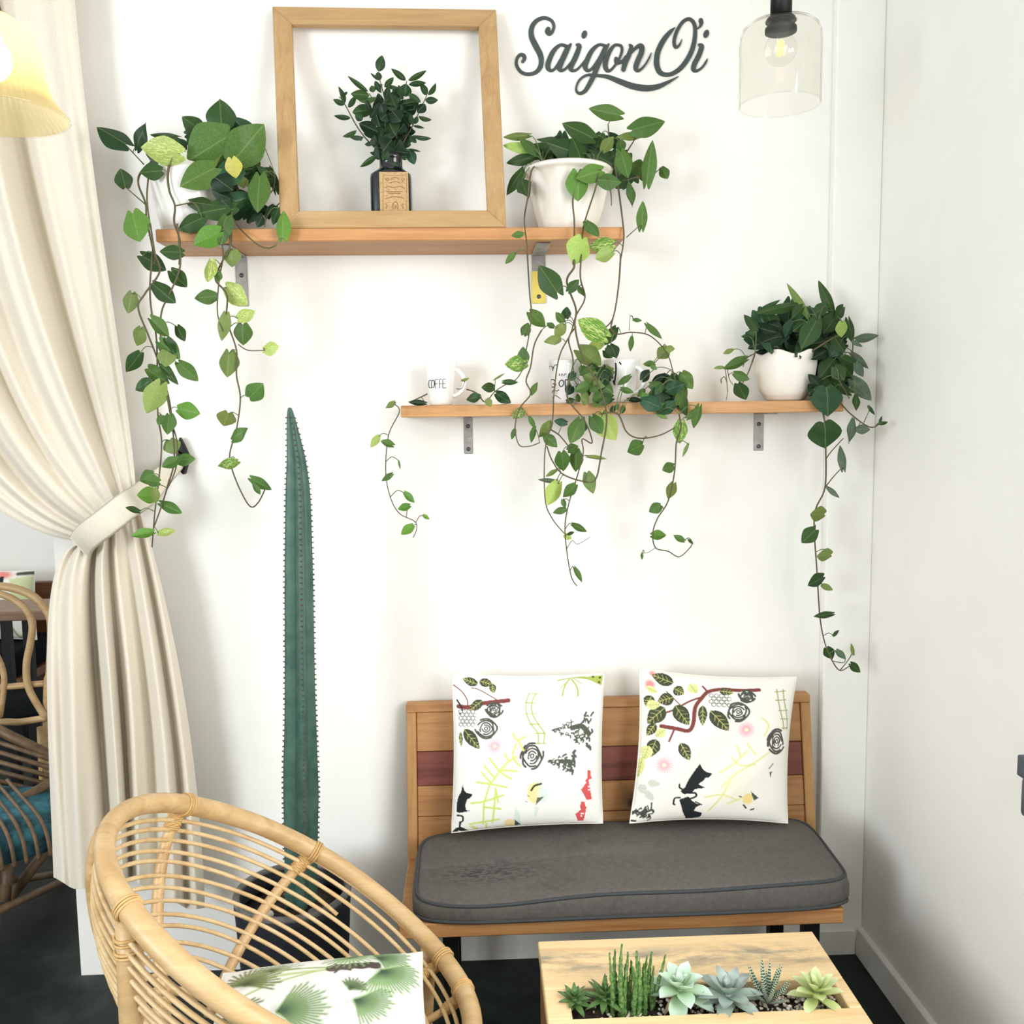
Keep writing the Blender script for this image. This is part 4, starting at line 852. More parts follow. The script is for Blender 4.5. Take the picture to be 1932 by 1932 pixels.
# ---- left trailing plant
c = PY(358, 428, -.115); c.z = SH1; k = (c.y-EYE.y)/FPX
lp_ = thing('potted_pothos', 'trailing plant in glossy white pot on the left end of the upper shelf', 'plant', tuple(c), 'trailing plants on the wall shelves')
h = PY(358, 306, -.115).z-SH1
pot('pot', lp_, hollow([(44*k, 0), (48*k, .004), (56*k, h*.3), (63*k, h*.65), (64*k, h*.85), (60*k, h*.95), (64*k, h)], .005), c, 'ceramic', soil=(57*k, h*.88))
plant(lp_, [
 ('A', '1180,1195 1090,1200 1020,1270 1010,1350 1060,1480 1070,1600 1110,1800 1135,1930', -.14, -.245, 1.2), ('B', '335,120 355,170 340,370 345,500 372,650 378,850 380,1050 400,1200 385,1400 365,1560 350,1745', -.245, -.235, 1),
 ('A', '1240,1190 1100,1180 1080,1310 1075,1500 1130,1850', -.14, -.24, 1), ('B', '340,60 365,215 390,310 310,430 278,500 330,640 365,730 400,830 440,980 460,1150 465,1300 440,1400 400,1530 360,1640', -.245, -.245, 1),
 ('A', '1500,1190 1270,1185 1225,1260 1235,1390 1275,1500 1270,1620 1310,1750 1308,1930', -.15, -.245, 1.3), ('B', '480,60 490,150 495,290 440,430 400,520 395,660 420,900 450,1080 480,1200 475,1330 430,1440 440,1390', -.245, -.25, 1),
 ('A', '1680,1380 1690,1550 1685,1790', -.16, -.235, 1.2), ('B', '752,60 755,180 715,260 680,350 740,430 740,560 790,720 790,850 810,970 790,1130 755,1260 770,1350 820,1470 865,1535 905,1510 940,1440', -.235, -.21, 1),
 ('B', '715,170 720,240 700,350 690,520 720,620', -.24, -.235, .9), ('B', '800,690 850,720 940,720', -.22, -.24, .6), ('A2', '290,1450 400,1600 580,1760 700,1800 790,1770', -.21, -.24, .8),
 ('A2', '470,1280 400,1300 360,1200 330,1080', -.15, -.15, 1), ('A2', '700,1200 760,1120 780,960', -.15, -.15, .8), ('A2', '660,1560 700,1420 840,1280', -.13, -.14, .7), ('A', '1050,1200 910,1050', -.15, -.17, .7), ('A', '1060,1490 910,1360', -.2, -.2, .7), ('A', '1280,1500 1400,1475', -.2, -.22, .7)],
 [('A', '915,1050,705,925,150,n 1000,1090,1065,893,105,n 1310,1120,1025,1075,185,L,-.22 1290,1000,1090,980,65,d 1200,1185,1060,1120,75,n 1340,1090,1285,1010,95,n 1480,970,1325,850,140,d 1620,940,1600,722,205,d 1850,1010,1690,850,120,n 1650,1000,1365,1175,290,m,-.2 1565,1225,1310,1360,200,m,-.21 1700,1170,1926,905,250,m,-.18 1690,1160,1722,1300,125,y,-.22 1600,1110,1560,1220,95,o 1172,1245,1020,1258,118,d 915,1360,878,1228,120,d 1400,1475,1575,1500,112,d 968,1560,1020,1765,200,b,-.235 1475,1590,1295,1680,135,d 1660,1440,1540,1385,95,k 1700,1510,1430,1560,150,d 1600,1690,1410,1785,150,b,-.24 1655,1580,1615,1790,135,m,-.235 1810,1440,1590,1500,115,t 1700,1000,1830,1110,150,n,-.1 1560,1290,1700,1390,150,k,-.1 1760,1240,1650,1350,160,n,-.1 1640,1080,1560,1180,140,n,-.1 1750,1020,1650,930,120,d,-.12 1400,1060,1480,950,130,d,-.14'),
  ('A2', '605,985,580,1400,255,m,-.2 785,1140,715,850,98,d,-.12 700,955,565,865,85,d 760,1315,665,1440,85,n 815,1345,755,1540,105,n 870,1690,878,1370,175,b,-.225 640,1430,575,1565,120,k 485,1290,240,1365,135,t 265,1240,50,1140,105,k 335,1130,200,1030,115,n 440,1090,350,960,125,o 230,770,75,740,110,o 520,900,600,780,120,d,-.14 450,1000,560,1100,120,n,-.1 540,1390,480,1520,110,n,-.1 250,1330,140,1420,120,d,-.12 380,1180,300,1290,90,k,-.1'),
  ('B', '505,212,388,205,78,d 302,230,425,305,92,d 452,310,533,393,88,d 245,425,225,530,84,o 362,382,475,475,88,d 655,258,640,368,78,L 772,198,765,287,90,o 682,438,570,450,76,m 738,395,850,485,108,L 700,315,688,365,42,m 292,610,270,697,88,o 348,560,440,650,78,m 482,598,522,674,56,d 735,535,712,672,66,o 800,555,888,515,72,L 822,588,825,695,102,m 937,715,1012,700,76,L 395,680,497,765,100,m 430,720,420,808,95,o 287,735,215,835,68,d 752,735,742,862,108,o 492,788,592,882,76,m 400,790,486,900,52,d 330,815,440,895,88,m 342,880,265,930,72,d 392,905,320,1050,112,l 858,965,930,892,100,m 490,1025,602,1050,92,b 746,1050,722,1115,98,o 440,1060,430,1160,92,m 402,1060,385,1112,52,m 768,1185,852,1125,68,m 442,1190,470,1262,95,o 795,1298,692,1325,58,B 480,1292,577,1285,66,m 478,1292,400,1328,62,m 868,1388,974,1447,56,m 880,1425,915,1472,38,m 352,1370,285,1400,82,m 384,1405,300,1390,70,m 372,1475,270,1475,92,b 282,1560,210,1538,38,d 398,1518,507,1568,58,m 347,1668,240,1688,56,b 384,1672,474,1658,44,L 425,660,470,740,70,d 360,1440,370,1520,60,o')],
 TF, lambda x, y: -.165 if y < 420 else -.245, HK, .0025)

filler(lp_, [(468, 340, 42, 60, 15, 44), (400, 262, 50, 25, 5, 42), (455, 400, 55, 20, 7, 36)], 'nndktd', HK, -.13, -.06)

# ---- middle trailing plant
c = PY(1072, 424, -.112); c.z = SH1; k = (c.y-EYE.y)/FPX
mp_ = thing('potted_pothos', 'trailing plant in rimmed cream bowl pot just right of the empty frame', 'plant', tuple(c), 'trailing plants on the wall shelves')
h = PY(1072, 322, -.112).z-SH1
oct_ = lambda a, z: .92/math.cos(((a+.3) % (pi/4))-pi/8)*(.4+.6*min(1, z/h*1.6))+(1-(.4+.6*min(1, z/h*1.6)))*.96 if z < h-.012 else 1
pot('pot', mp_, hollow([(46*k, 0), (50*k, .003), (58*k, h*.15), (67*k, h*.4), (73*k, h*.65), (75*k, h*.88), (76*k, h-.011), (81*k, h-.009), (82*k, h-.002), (80*k, h)], .006), c, 'matte_ceramic', 64, oct_, (62*k, h*.86))
plant(mp_, [
 ('C', '480,1180 400,1240 370,1440 345,1600 360,1750 370,1930', -.14, -.235, 1), ('D', '922,0 935,220 945,330 930,450 915,530', -.235, -.2, .9),
 ('D', '1000,420 960,500 940,620 915,700 940,770 880,850 855,950 875,1050 930,1060 990,1040', -.21, -.19, .9),
 ('C', '760,1260 700,1440 710,1640 700,1930', -.18, -.24, 1.1), ('D', '1175,0 1180,70 1140,150 1190,300 1185,400 1225,560 1320,730 1360,900 1330,1100 1300,1240 1240,1255 1120,1215 1060,1140 1030,1060', -.24, -.2, 1.2),
 ('C', '860,1200 880,1310 790,1600 770,1700 755,1930', -.17, -.24, 1.1), ('D', '1220,0 1215,130 1240,240 1190,340 1160,440 1100,560 1070,750 1060,920 1020,1080 1020,1350 1060,1460 1125,1540', -.24, -.2, .9),
 ('D', '1190,400 1150,470 1175,600 1140,780 1240,920 1280,1040 1225,1020 1230,1100 1190,1250 1150,1380 1130,1500 1140,1640 1165,1780 1195,1830', -.22, -.18, .9),
 ('C', '1000,1180 1030,1370 1060,1600 1070,1740 1040,1930', -.15, -.235, 1.1), ('D', '1438,0 1425,180 1395,350 1345,410', -.235, -.22, 1), ('D', '1395,350 1385,410 1420,440 1500,430 1600,450 1690,540 1725,640 1740,700', -.22, -.18, .9),
 ('D', '1760,880 1770,960 1745,1040 1735,1200 1700,1360 1640,1460 1615,1540 1630,1620 1700,1640 1760,1670 1820,1620 1835,1590', -.19, -.17, .9), ('D', '1330,880 1420,880 1470,980 1540,1015 1650,1000 1740,955', -.2, -.19, 1),
 ('D', '585,745 640,765 690,815 740,760 800,720 860,690 900,630', -.15, -.19, .8), ('D', '370,770 330,790 280,812', -.13, -.14, .9), ('D', '190,828 215,870 155,1000 140,1200 165,1340 215,1430 300,1475 310,1520 290,1565', -.165, -.16, .7),
 ('D', '1055,970 1100,1000 1150,1060', -.19, -.19, 1), ('D', '530,742 560,740 580,695', -.16, -.16, .5), ('D', '740,760 745,690', -.17, -.17, .5), ('D', '1630,1620 1590,1645 1555,1650', -.17, -.17, .4), ('D', '1140,1625 1170,1580 1200,1600 1270,1560', -.18, -.18, .4), ('D', '1485,420 1490,330', -.19, -.19, .4), ('C', '955,1100 960,1000 955,905', -.13, -.13, .9), ('C', '1090,1110 1135,1040 1165,985', -.12, -.13, .8), ('C', '1060,1320 1180,1290 1215,1310', -.15, -.15, .8), ('C', '1300,1260 1350,1215', -.15, -.15, .6), ('C', '950,1290 975,1400 980,1500', -.2, -.2, .8), ('C', '1090,1730 1190,1640', -.23, -.23, .6)],
 [('C', '1040,840,812,790,105,m 1135,948,1372,885,150,m 1182,985,1012,1000,68,o 370,985,188,1000,58,o 388,1090,190,1060,82,l 436,1112,308,1010,92,m 402,1150,213,1190,82,d 332,1240,215,1425,92,d 328,1315,372,1440,112,d 742,1130,508,1040,165,d 842,1005,618,898,135,d 905,975,868,1085,105,d 765,1185,695,1005,145,d 838,1120,1012,1212,125,d 920,1095,995,995,85,o 1042,1030,1060,1115,70,m 1050,1110,1102,1300,125,m 1140,1212,1228,1232,105,m 1238,1335,1280,1018,100,m 1350,1228,1390,1305,78,m 1012,1250,1008,1368,68,d 905,1245,720,1300,125,b 735,1265,735,1470,165,b 1112,1345,1132,1512,68,m 1200,1665,1210,1462,85,m 330,1705,250,1718,50,m 800,1620,890,1728,95,m 985,1780,815,1800,125,B 765,1745,700,1930,185,l 982,1840,860,1885,105,l 272,1850,205,1925,48,m 600,1100,800,1160,150,n,-.08 880,1110,780,1050,120,n,-.08 1000,1130,920,1200,110,d,-.09 480,1120,560,1160,90,d,-.1'),
  ('D', '1085,208,985,58,128,d 1150,202,1208,138,58,d 1205,178,1238,235,38,m 938,322,1022,402,78,m 902,442,928,376,58,m 1135,352,1140,288,54,d 1122,372,1078,318,48,m 1068,402,1028,378,32,m 1122,388,1075,462,64,o 1102,468,1013,482,54,o 1352,452,1200,358,125,B 1340,482,1248,522,64,l 1212,532,1332,612,112,o 1410,408,1350,502,64,d 1380,502,1417,575,78,n 1352,532,1392,572,60,d 1508,360,1556,366,24,m 1585,385,1667,468,44,m 1500,460,1490,538,34,m 1692,522,1640,575,78,o 1690,520,1737,522,42,o 900,602,898,508,68,m 912,600,796,608,92,B 737,735,668,735,58,d 790,705,872,707,34,d 740,690,800,655,12,o 752,768,832,822,64,n 657,785,583,802,54,d 700,800,722,842,42,o 943,772,980,703,34,m 560,697,602,684,18,o 357,822,262,815,34,k 190,815,138,850,32,o 100,1005,55,1067,44,l 177,1055,110,1030,46,m 212,1140,220,1187,12,m 174,1213,116,1252,34,m 245,1318,300,1372,42,b 270,1388,206,1408,46,b 348,1440,382,1464,24,b 287,1500,224,1548,56,b 897,858,843,908,60,M 852,968,835,1022,30,m 935,900,967,962,30,m 962,960,943,1042,36,m 1052,928,983,1012,58,o 1020,1000,1088,1066,64,m 1137,930,1068,920,46,t 1212,920,1158,1046,94,m 1230,920,1218,992,62,t 1332,895,1412,1026,138,l 1282,900,1334,992,84,m 1555,1050,1473,1092,94,m 1772,930,1764,1046,86,B 1872,845,1840,962,62,m 1808,902,1887,843,44,m 1812,1050,1778,1120,24,o 1727,1168,1666,1192,62,m 1727,1270,1698,1352,58,o 1657,1388,1593,1422,64,m 1613,1552,1690,1552,62,b 1787,1582,1728,1550,38,m 1810,1575,1840,1602,16,m 1555,1650,1555,1687,16,m 1112,1098,1122,1198,90,m 1192,1090,1188,1202,76,m 1148,1082,1204,1058,60,m 1258,1118,1362,1130,24,o 1252,1208,1286,1322,76,o 1082,1193,1022,1227,28,o 1082,1255,978,1243,28,g 1092,1268,1033,1386,96,l 1187,1273,1118,1342,66,m 1118,1355,1132,1402,32,m 1132,1408,1063,1427,42,m 1178,1493,1252,1532,40,m 1128,1550,1167,1570,40,l 1148,1545,1182,1533,20,d 1184,1737,1224,1812,32,m'),
  ('E', '470,790,450,875,64,m 602,830,438,892,115,m 822,840,688,882,135,o 652,970,488,930,145,m 562,1000,378,1072,125,m 380,868,308,962,95,t 352,1020,298,1122,115,k 300,1190,392,1170,74,d 430,1192,420,1098,64,m 702,1100,588,1192,125,m 772,960,708,1012,64,n 1012,908,873,1006,80,m 1290,760,1165,768,74,m 1258,780,1326,832,62,m 1160,945,1240,828,125,k 1422,900,1238,1032,135,k 920,1050,1062,1090,74,m 1008,1168,1172,1182,64,k 1150,1110,1252,1192,95,m 1480,900,1545,1180,235,n 1612,868,1732,1052,155,m 1560,1050,1662,1362,155,d 1440,1100,1542,1192,125,n 1322,1320,1452,1392,64,o 950,1248,930,1332,64,d 832,1250,798,1332,64,d 882,1228,848,1292,64,m 1330,1100,1238,1182,64,t 500,1020,560,1130,110,d 640,1020,560,1080,100,m 780,880,640,830,90,m 420,1010,480,1100,90,n 1380,1010,1300,1120,90,d 1180,1060,1100,1140,80,m 700,1210,640,1130,70,d')],
 TF, lambda x, y: (-.15 if y < 400 else -.235) if y < 560 else (-.2 if y < 690 else (-.165 if y < 790 else -.18)), HK, .0022)

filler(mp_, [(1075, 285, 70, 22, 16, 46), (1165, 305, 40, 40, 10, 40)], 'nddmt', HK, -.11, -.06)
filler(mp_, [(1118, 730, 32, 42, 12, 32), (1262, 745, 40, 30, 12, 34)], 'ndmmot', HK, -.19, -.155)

# ---- right plant
c = PY(1481, 752, -.08); c.z = SH2; k = (c.y-EYE.y)/FPX
rp_ = thing('potted_pothos', 'dark leaved trailing plant in round cream pot on the right end of the lower shelf', 'plant', tuple(c), 'trailing plants on the wall shelves')
h = PY(1481, 668, -.08).z-SH2
V, F = lathe(hollow([(28*k, 0), (36*k, .004), (47*k, h*.22), (54*k, h*.5), (57*k, h*.75), (57.5*k, h*.92), (56.5*k, h)], .006), c, 64)
V = [(x, y, z+(.006*math.sin(5*math.atan2(y-c.y, x-c.x)) if z > SH2+h*.85 else 0)) for x, y, z in V]
obj('pot', (V, F), 'matte_ceramic', rp_); obj('soil', lathe([(50*k, h*.8), (.004, h*.84)], c, 24), 'soil', rp_)
plant(rp_, [
 ('F', '555,640 578,760 575,820 572,1010 530,1110 522,1200 535,1400 548,1600 570,1720 605,1805 640,1848 680,1830', -.13, -.15, 1), ('F', '640,1848 690,1780 695,1730', -.15, -.15, .6), ('F', '605,1805 655,1812 665,1790', -.15, -.15, .6), ('F', '575,885 600,850 655,790', -.16, -.16, .7), ('F', '575,1010 610,965 652,920', -.16, -.16, .7),
 ('G', '1040,800 1280,650 1370,630', -.14, -.17, 1.2), ('G', '470,810 380,860 340,950', -.13, -.14, .9), ('G', '465,820 400,1000 330,1130', -.13, -.14, .9), ('G', '160,990 180,1200 165,1300', -.14, -.13, .5), ('G', '180,980 200,1080 240,1140', -.14, -.14, .5),
 ('G', '1300,1250 1430,1410 1590,1540 1690,1580 1770,1540', -.15, -.15, .9), ('G', '1600,1530 1650,1420', -.15, -.15, .5), ('G', '1340,1090 1450,1280', -.14, -.15, .9), ('G', '1400,600 1480,690 1490,820 1580,860', -.12, -.13, .8), ('G', '1440,1220 1510,1160', -.14, -.14, .5), ('G', '1020,700 1120,460', -.13, -.13, .9)],
 [('G', '1010,410,795,75,84,o 1270,370,1125,45,110,d 490,390,735,250,64,d 900,300,490,395,108,d 492,540,350,405,115,d 475,580,382,602,84,d 400,630,320,635,42,d 960,330,850,445,125,d 600,430,705,565,155,d 480,540,705,600,155,k 705,640,390,760,165,k 745,780,455,800,95,k 855,480,778,645,135,t 1025,420,880,605,185,k 1105,470,945,765,205,d 1000,640,915,785,115,t 1150,480,1055,725,135,d 1205,310,1060,425,135,d 1385,330,1305,455,135,d 1305,420,1175,605,205,d 1440,470,1485,700,115,d 1372,488,1368,645,152,l,-.2 1525,665,1758,622,95,g 1480,680,1588,742,54,g 1300,655,1402,805,165,d 1482,820,1650,972,72,g 1358,850,1532,932,95,d 1240,800,1195,700,145,d 1332,730,1238,855,135,t 1275,885,1125,1085,195,d 1300,955,1395,1095,155,d 1520,920,1595,1055,105,g 1475,1080,1680,1300,150,g 1150,1090,1038,1162,105,k 1250,1080,1352,1185,185,d 1205,1165,1225,1470,340,t,-.17 1185,1535,1200,1800,365,d,-.18 1490,1500,1440,1752,105,g 1520,1250,1518,1412,84,d 1650,1360,1716,1452,44,d 1530,1600,1668,1602,105,g 1765,1545,1852,1525,44,d 1765,1545,1790,1458,38,d 230,770,133,815,54,o 370,872,130,972,115,m 132,952,38,966,44,o 262,1020,412,1082,115,m 290,1130,372,1295,155,d 112,1080,116,1132,14,o 900,500,1000,580,170,n,-.06 620,620,760,700,170,k,-.06 800,700,940,760,150,k,-.07 1120,620,1240,720,170,n,-.06 1160,880,1240,980,150,n,-.06 560,480,640,420,130,n,-.06 1080,1180,1160,1260,150,n,-.07 1280,1180,1200,1280,150,d,-.12'),
  ('F', '655,930,640,820,40,g 585,1015,638,1062,28,g 567,1135,503,1136,78,o 527,1208,464,1267,74,d 597,1320,533,1326,68,o 562,1422,492,1461,74,d 560,1460,608,1482,32,o 607,1590,518,1602,32,d 610,1690,636,1664,22,d 580,1748,606,1797,54,d 625,1758,667,1797,32,g 702,1775,690,1723,20,o 690,1818,733,1857,42,d')],
 TF, lambda x, y: -.12 if y < 760 else -.16, HK, .0022, 45)

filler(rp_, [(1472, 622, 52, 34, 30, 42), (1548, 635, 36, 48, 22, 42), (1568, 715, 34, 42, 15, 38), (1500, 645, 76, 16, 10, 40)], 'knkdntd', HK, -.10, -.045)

# ---- branches in the bottle
LK = ['lance_a', 'lance_a', 'lance_b']
plant(bot, [('H', '600,1230 420,1150 230,940 60,640 0,560', -.09, -.08, 1), ('H', '600,1230 540,900 520,600 460,360', -.09, -.07, 1), ('H', '620,1230 700,700 770,380', -.09, -.08, 1), ('H', '640,1230 830,900 1000,540', -.09, -.08, 1), ('H', '600,1240 500,800 340,520', -.085, -.07, .8)],
 [('H', '450,275,490,85,108,n 462,372,440,272,74,n 462,372,355,285,34,n 760,372,590,237,68,d 785,375,997,257,64,d 330,500,93,318,58,d 515,450,622,336,64,d 495,420,383,456,54,d 540,420,692,468,54,d 345,545,130,525,115,d 390,510,370,430,74,d 790,420,992,400,58,n 1000,540,918,400,74,n 1012,540,1102,400,64,n 978,600,1128,597,74,n 750,560,762,408,135,n 790,520,932,622,84,d 100,682,192,545,68,n 60,642,-12,438,58,n 50,540,96,505,28,n 130,800,-62,772,64,n 60,650,-70,590,60,n 392,702,148,738,125,d 430,562,220,602,74,d 270,822,180,760,84,n 442,960,223,860,145,k 200,940,36,1012,64,d 280,1022,118,1020,64,n 382,1090,288,1100,54,n 250,1020,245,1066,28,n 432,1220,234,1362,68,d 420,1215,350,1195,34,n 400,1150,522,1272,135,t 560,1180,490,1282,95,n 640,1190,792,1160,125,t 790,1148,858,1332,115,t 790,1150,932,1186,22,n 800,1000,882,1086,64,n 830,1000,1052,1032,54,n 840,890,972,916,28,n 900,780,1056,822,58,d 890,780,860,872,54,n 980,640,888,742,115,k 882,700,738,720,115,k 872,610,718,642,74,n 610,530,702,602,95,k 540,620,592,520,84,k 560,590,682,692,54,n 550,680,652,702,64,n 600,500,672,490,54,n 470,640,502,762,135,k 420,760,462,902,145,k 560,820,642,1002,185,n 700,740,802,902,185,n 600,720,702,842,165,k 480,860,562,1022,115,t 520,1020,378,1092,165,k 600,1050,498,1182,185,k 650,980,722,1152,185,k 760,960,698,1122,155,k 540,760,468,822,135,k 400,1000,452,1132,145,k 820,760,842,882,64,n 560,900,480,1000,140,k 700,1040,620,1180,150,k 740,860,660,960,140,k 500,900,420,980,130,k 620,640,560,740,120,k')],
 TF, lambda x, y: -.09, LK, .0018, 0)
filler(bot, [(738, 232, 42, 50, 40, 30), (738, 275, 28, 28, 22, 30), (735, 190, 62, 30, 14, 30)], 'knkn', LK, -.11, -.06, .5)
# ------------------------------------------------------------------ printed pillows
class Print:
    """flat textile print painted on the cloth's own vertices, in the print's own drawing units"""
    def __init__(s, X, Y, base):
        s.X, s.Y = X, Y; s.c = np.tile(np.array(H(base)[:3]), (len(X), 1))
    def put(s, a, col): col = np.array(H(col)[:3]); s.c += (col-s.c)*np.clip(a, 0, 1)[:, None]
    def poly(s, txt, col, al=1, soft=0):
        P_ = [tuple(map(float, p.split(','))) for p in txt.split()] if isinstance(txt, str) else txt
        P_ = np.array(P_); lo_, hi = P_.min(0), P_.max(0); idx = np.where((s.X >= lo_[0]) & (s.X <= hi[0]) & (s.Y >= lo_[1]) & (s.Y <= hi[1]))[0]
        if not len(idx): return
        x, y = s.X[idx], s.Y[idx]; ins = np.zeros(len(idx), bool); n = len(P_)
        for i in range(n):
            (x1, y1), (x2, y2) = P_[i], P_[(i+1) % n]
            if y1 == y2: continue
            cnd = ((y1 > y) != (y2 > y)) & (x < (x2-x1)*(y-y1)/(y2-y1)+x1); ins ^= cnd
        a = np.zeros(len(s.X)); a[idx[ins]] = al; s.put(a, col)
    def line(s, txt, w, col, al=1, k=5):
        P_ = [tuple(map(float, p.split(','))) for p in txt.split()] if isinstance(txt, str) else txt
        P_ = np.array(curve(P_, k)) if len(P_) > 2 else np.array(P_, float)
        lo_, hi = P_.min(0)-w*2, P_.max(0)+w*2; idx = np.where((s.X >= lo_[0]) & (s.X <= hi[0]) & (s.Y >= lo_[1]) & (s.Y <= hi[1]))[0]
        if not len(idx): return
        x, y = s.X[idx], s.Y[idx]; d = np.full(len(idx), 1e9)
        for (x1, y1), (x2, y2) in zip(P_[:-1], P_[1:]):
            dx, dy = x2-x1, y2-y1; L2 = dx*dx+dy*dy+1e-9; t = np.clip(((x-x1)*dx+(y-y1)*dy)/L2, 0, 1); d = np.minimum(d, np.hypot(x-x1-t*dx, y-y1-t*dy))
        a = np.zeros(len(s.X)); a[idx] = np.clip((w/2-d)/2.5+.5, 0, 1)*al; s.put(a, col)
    def spot(s, x, y, r, col, al=1, hard=.3, ry=None):
        d = np.hypot((s.X-x)/r, (s.Y-y)/(ry or r)); s.put(np.clip((1-d)/(1-hard), 0, 1)*al, col)
    def leaf(s, bx, by, tx, ty, w, col, vein='#c9c878'):
        B, T = np.array((bx, by)), np.array((tx, ty)); d = T-B; n = np.array((-d[1], d[0]))/np.hypot(*d); P_ = []
        for sg in (1, -1):
            for t in (np.linspace(0, 1, 12) if sg > 0 else np.linspace(1, 0, 12)): P_.append(tuple(B+d*t+n*sg*w/2*math.sin(pi*t**.8)**.8))
        s.poly(P_, col)
        if vein:
            s.line([tuple(B), tuple(B+d*.95)], 4, vein)
            for t in (.25, .45, .65, .8):
                for sg in (1, -1): s.line([tuple(B+d*t), tuple(B+d*(t+.14)+n*sg*w*.33*math.sin(pi*t**.8))], 3, vein)
    def rose(s, x, y, rx, ry, col='#4a4d44', w=9, seed=0):
        rs = np.random.RandomState(seed); s.spot(x, y, rx*1.02, '#fbfaf5', 1, .92, ry*1.02)
        for q in (.16, .36, .58, .8, .98):
            n = 3 if q > .3 else 1
            for j in range(n):
                a0 = 2*pi*j/n+rs.uniform(0, 2)+q*3; a1 = a0+2*pi/n*.92
                s.line([(x+rx*q*math.cos(a)*(1+.12*math.cos(3*(a-a0))), y+ry*q*math.sin(a)) for a in np.linspace(a0, a1, 8)], w*(.9+.7*q), col)
    def flower(s, x, y, r, al=1):
        s.spot(x, y, r, '#f2b0c2', .9*al, 0)
        for j in range(22):
            a = 2*pi*j/22; s.line([(x+r*.25*math.cos(a), y+r*.25*math.sin(a)), (x+r*.95*math.cos(a), y+r*.95*math.sin(a))], 4, '#dd7c9a', .7*al)
        s.spot(x, y, r*.32, '#fbf0c9', al, .4)
    def pine(s, x, y, L, hgt, seed, col='#50574c', n=70, d=(-1, 0)):
        rs = np.random.RandomState(seed)
        for k in range(n):
            t = rs.uniform(0.03, 1); v = rs.uniform(-1, 1)*hgt*.5*t; cx_, cy_ = x+L*t, y+v; l = (14+26*t)*rs.uniform(.5, 1.2); ang = rs.uniform(-1.2, 1.2)+(1.2 if v > 0 else -1.2); w = 7+13*t*rs.rand()
            s.line([(cx_-l*.5*math.cos(ang), cy_-l*.5*math.sin(ang)), (cx_+l*.2, cy_+rs.uniform(-4, 4)), (cx_+l*.5*math.cos(ang+.8), cy_+l*.5*math.sin(ang+.8))], w, col, 1, 3)
def pillow(name, label, group, cor, T, NU, fn, cat='pillow', sagf=.035, flip=None, shrink=.94, wr=(0, 0)):
    """cor: world corners TL TR BR BL of the front outline; T: thickness"""
    TLp, TRp, BRp, BLp = [Vector(c) for c in cor]
    N = (TRp-TLp).cross(BLp-TLp).normalized()
    if N.dot(EYE-TLp) < 0: N = -N
    ctr = (TLp+TRp+BRp+BLp)/4; t = thing(name, label, cat, tuple((BLp+BRp)/2), group)
    def sur(u, v, side):
        a, b = 2*u-1, 2*v-1
        pu = .5+a*.5*(1-sagf*(1-b*b)*abs(a)**3*1.0); pv = .5+b*.5*(1-sagf*(1-a*a)*abs(b)**3)
        p = TLp.lerp(TRp, pu).lerp(BLp.lerp(BRp, pu), pv)
        h = T*.5*((1-abs(a)**2.6)*(1-abs(b)**2.6))**.55
        h += side*wr[0]*math.sin(wr[1]*u+4*v)*math.sin(7*v+u)*(1-a*a)*(1-b*b) if side > 0 else 0
        return p+N*(h*side)
    front = grid(NU, NU, lambda u, v: sur(u, v, 1)); back = grid(24, 24, lambda u, v: sur(u, v, -1))
    fo = obj('cover_front', front, 'print', t)
    u = np.tile(np.linspace(0, 1, NU+1), NU+1); v = np.repeat(np.linspace(0, 1, NU+1), NU+1)
    pr2 = fn(u, v); ca = fo.data.color_attributes.new('print', 'FLOAT_COLOR', 'POINT'); ca.data.foreach_set('color', np.hstack([pr2.c, np.ones((len(u), 1))]).astype(np.float32).ravel())
    obj('cover_back', back, mat('pillow_back', '#eeebdf', .9), t)
    edge = [sur(a, b, 0) for a, b in [(i/20, 0) for i in range(20)]+[(1, i/20) for i in range(20)]+[(1-i/20, 1) for i in range(20)]+[(0, 1-i/20) for i in range(20)]]
    obj('seam', tube(edge, .0022, 5, True), M['print_seam'], t)
    return t
M['print_seam'] = mat('pillow_seam', '#ece8dc', .9)
BRN, LEAFC, BLK, YG, YG2 = '#7d3c38', '#3f4530', '#141c1d', '#d0de6c', '#aab858'
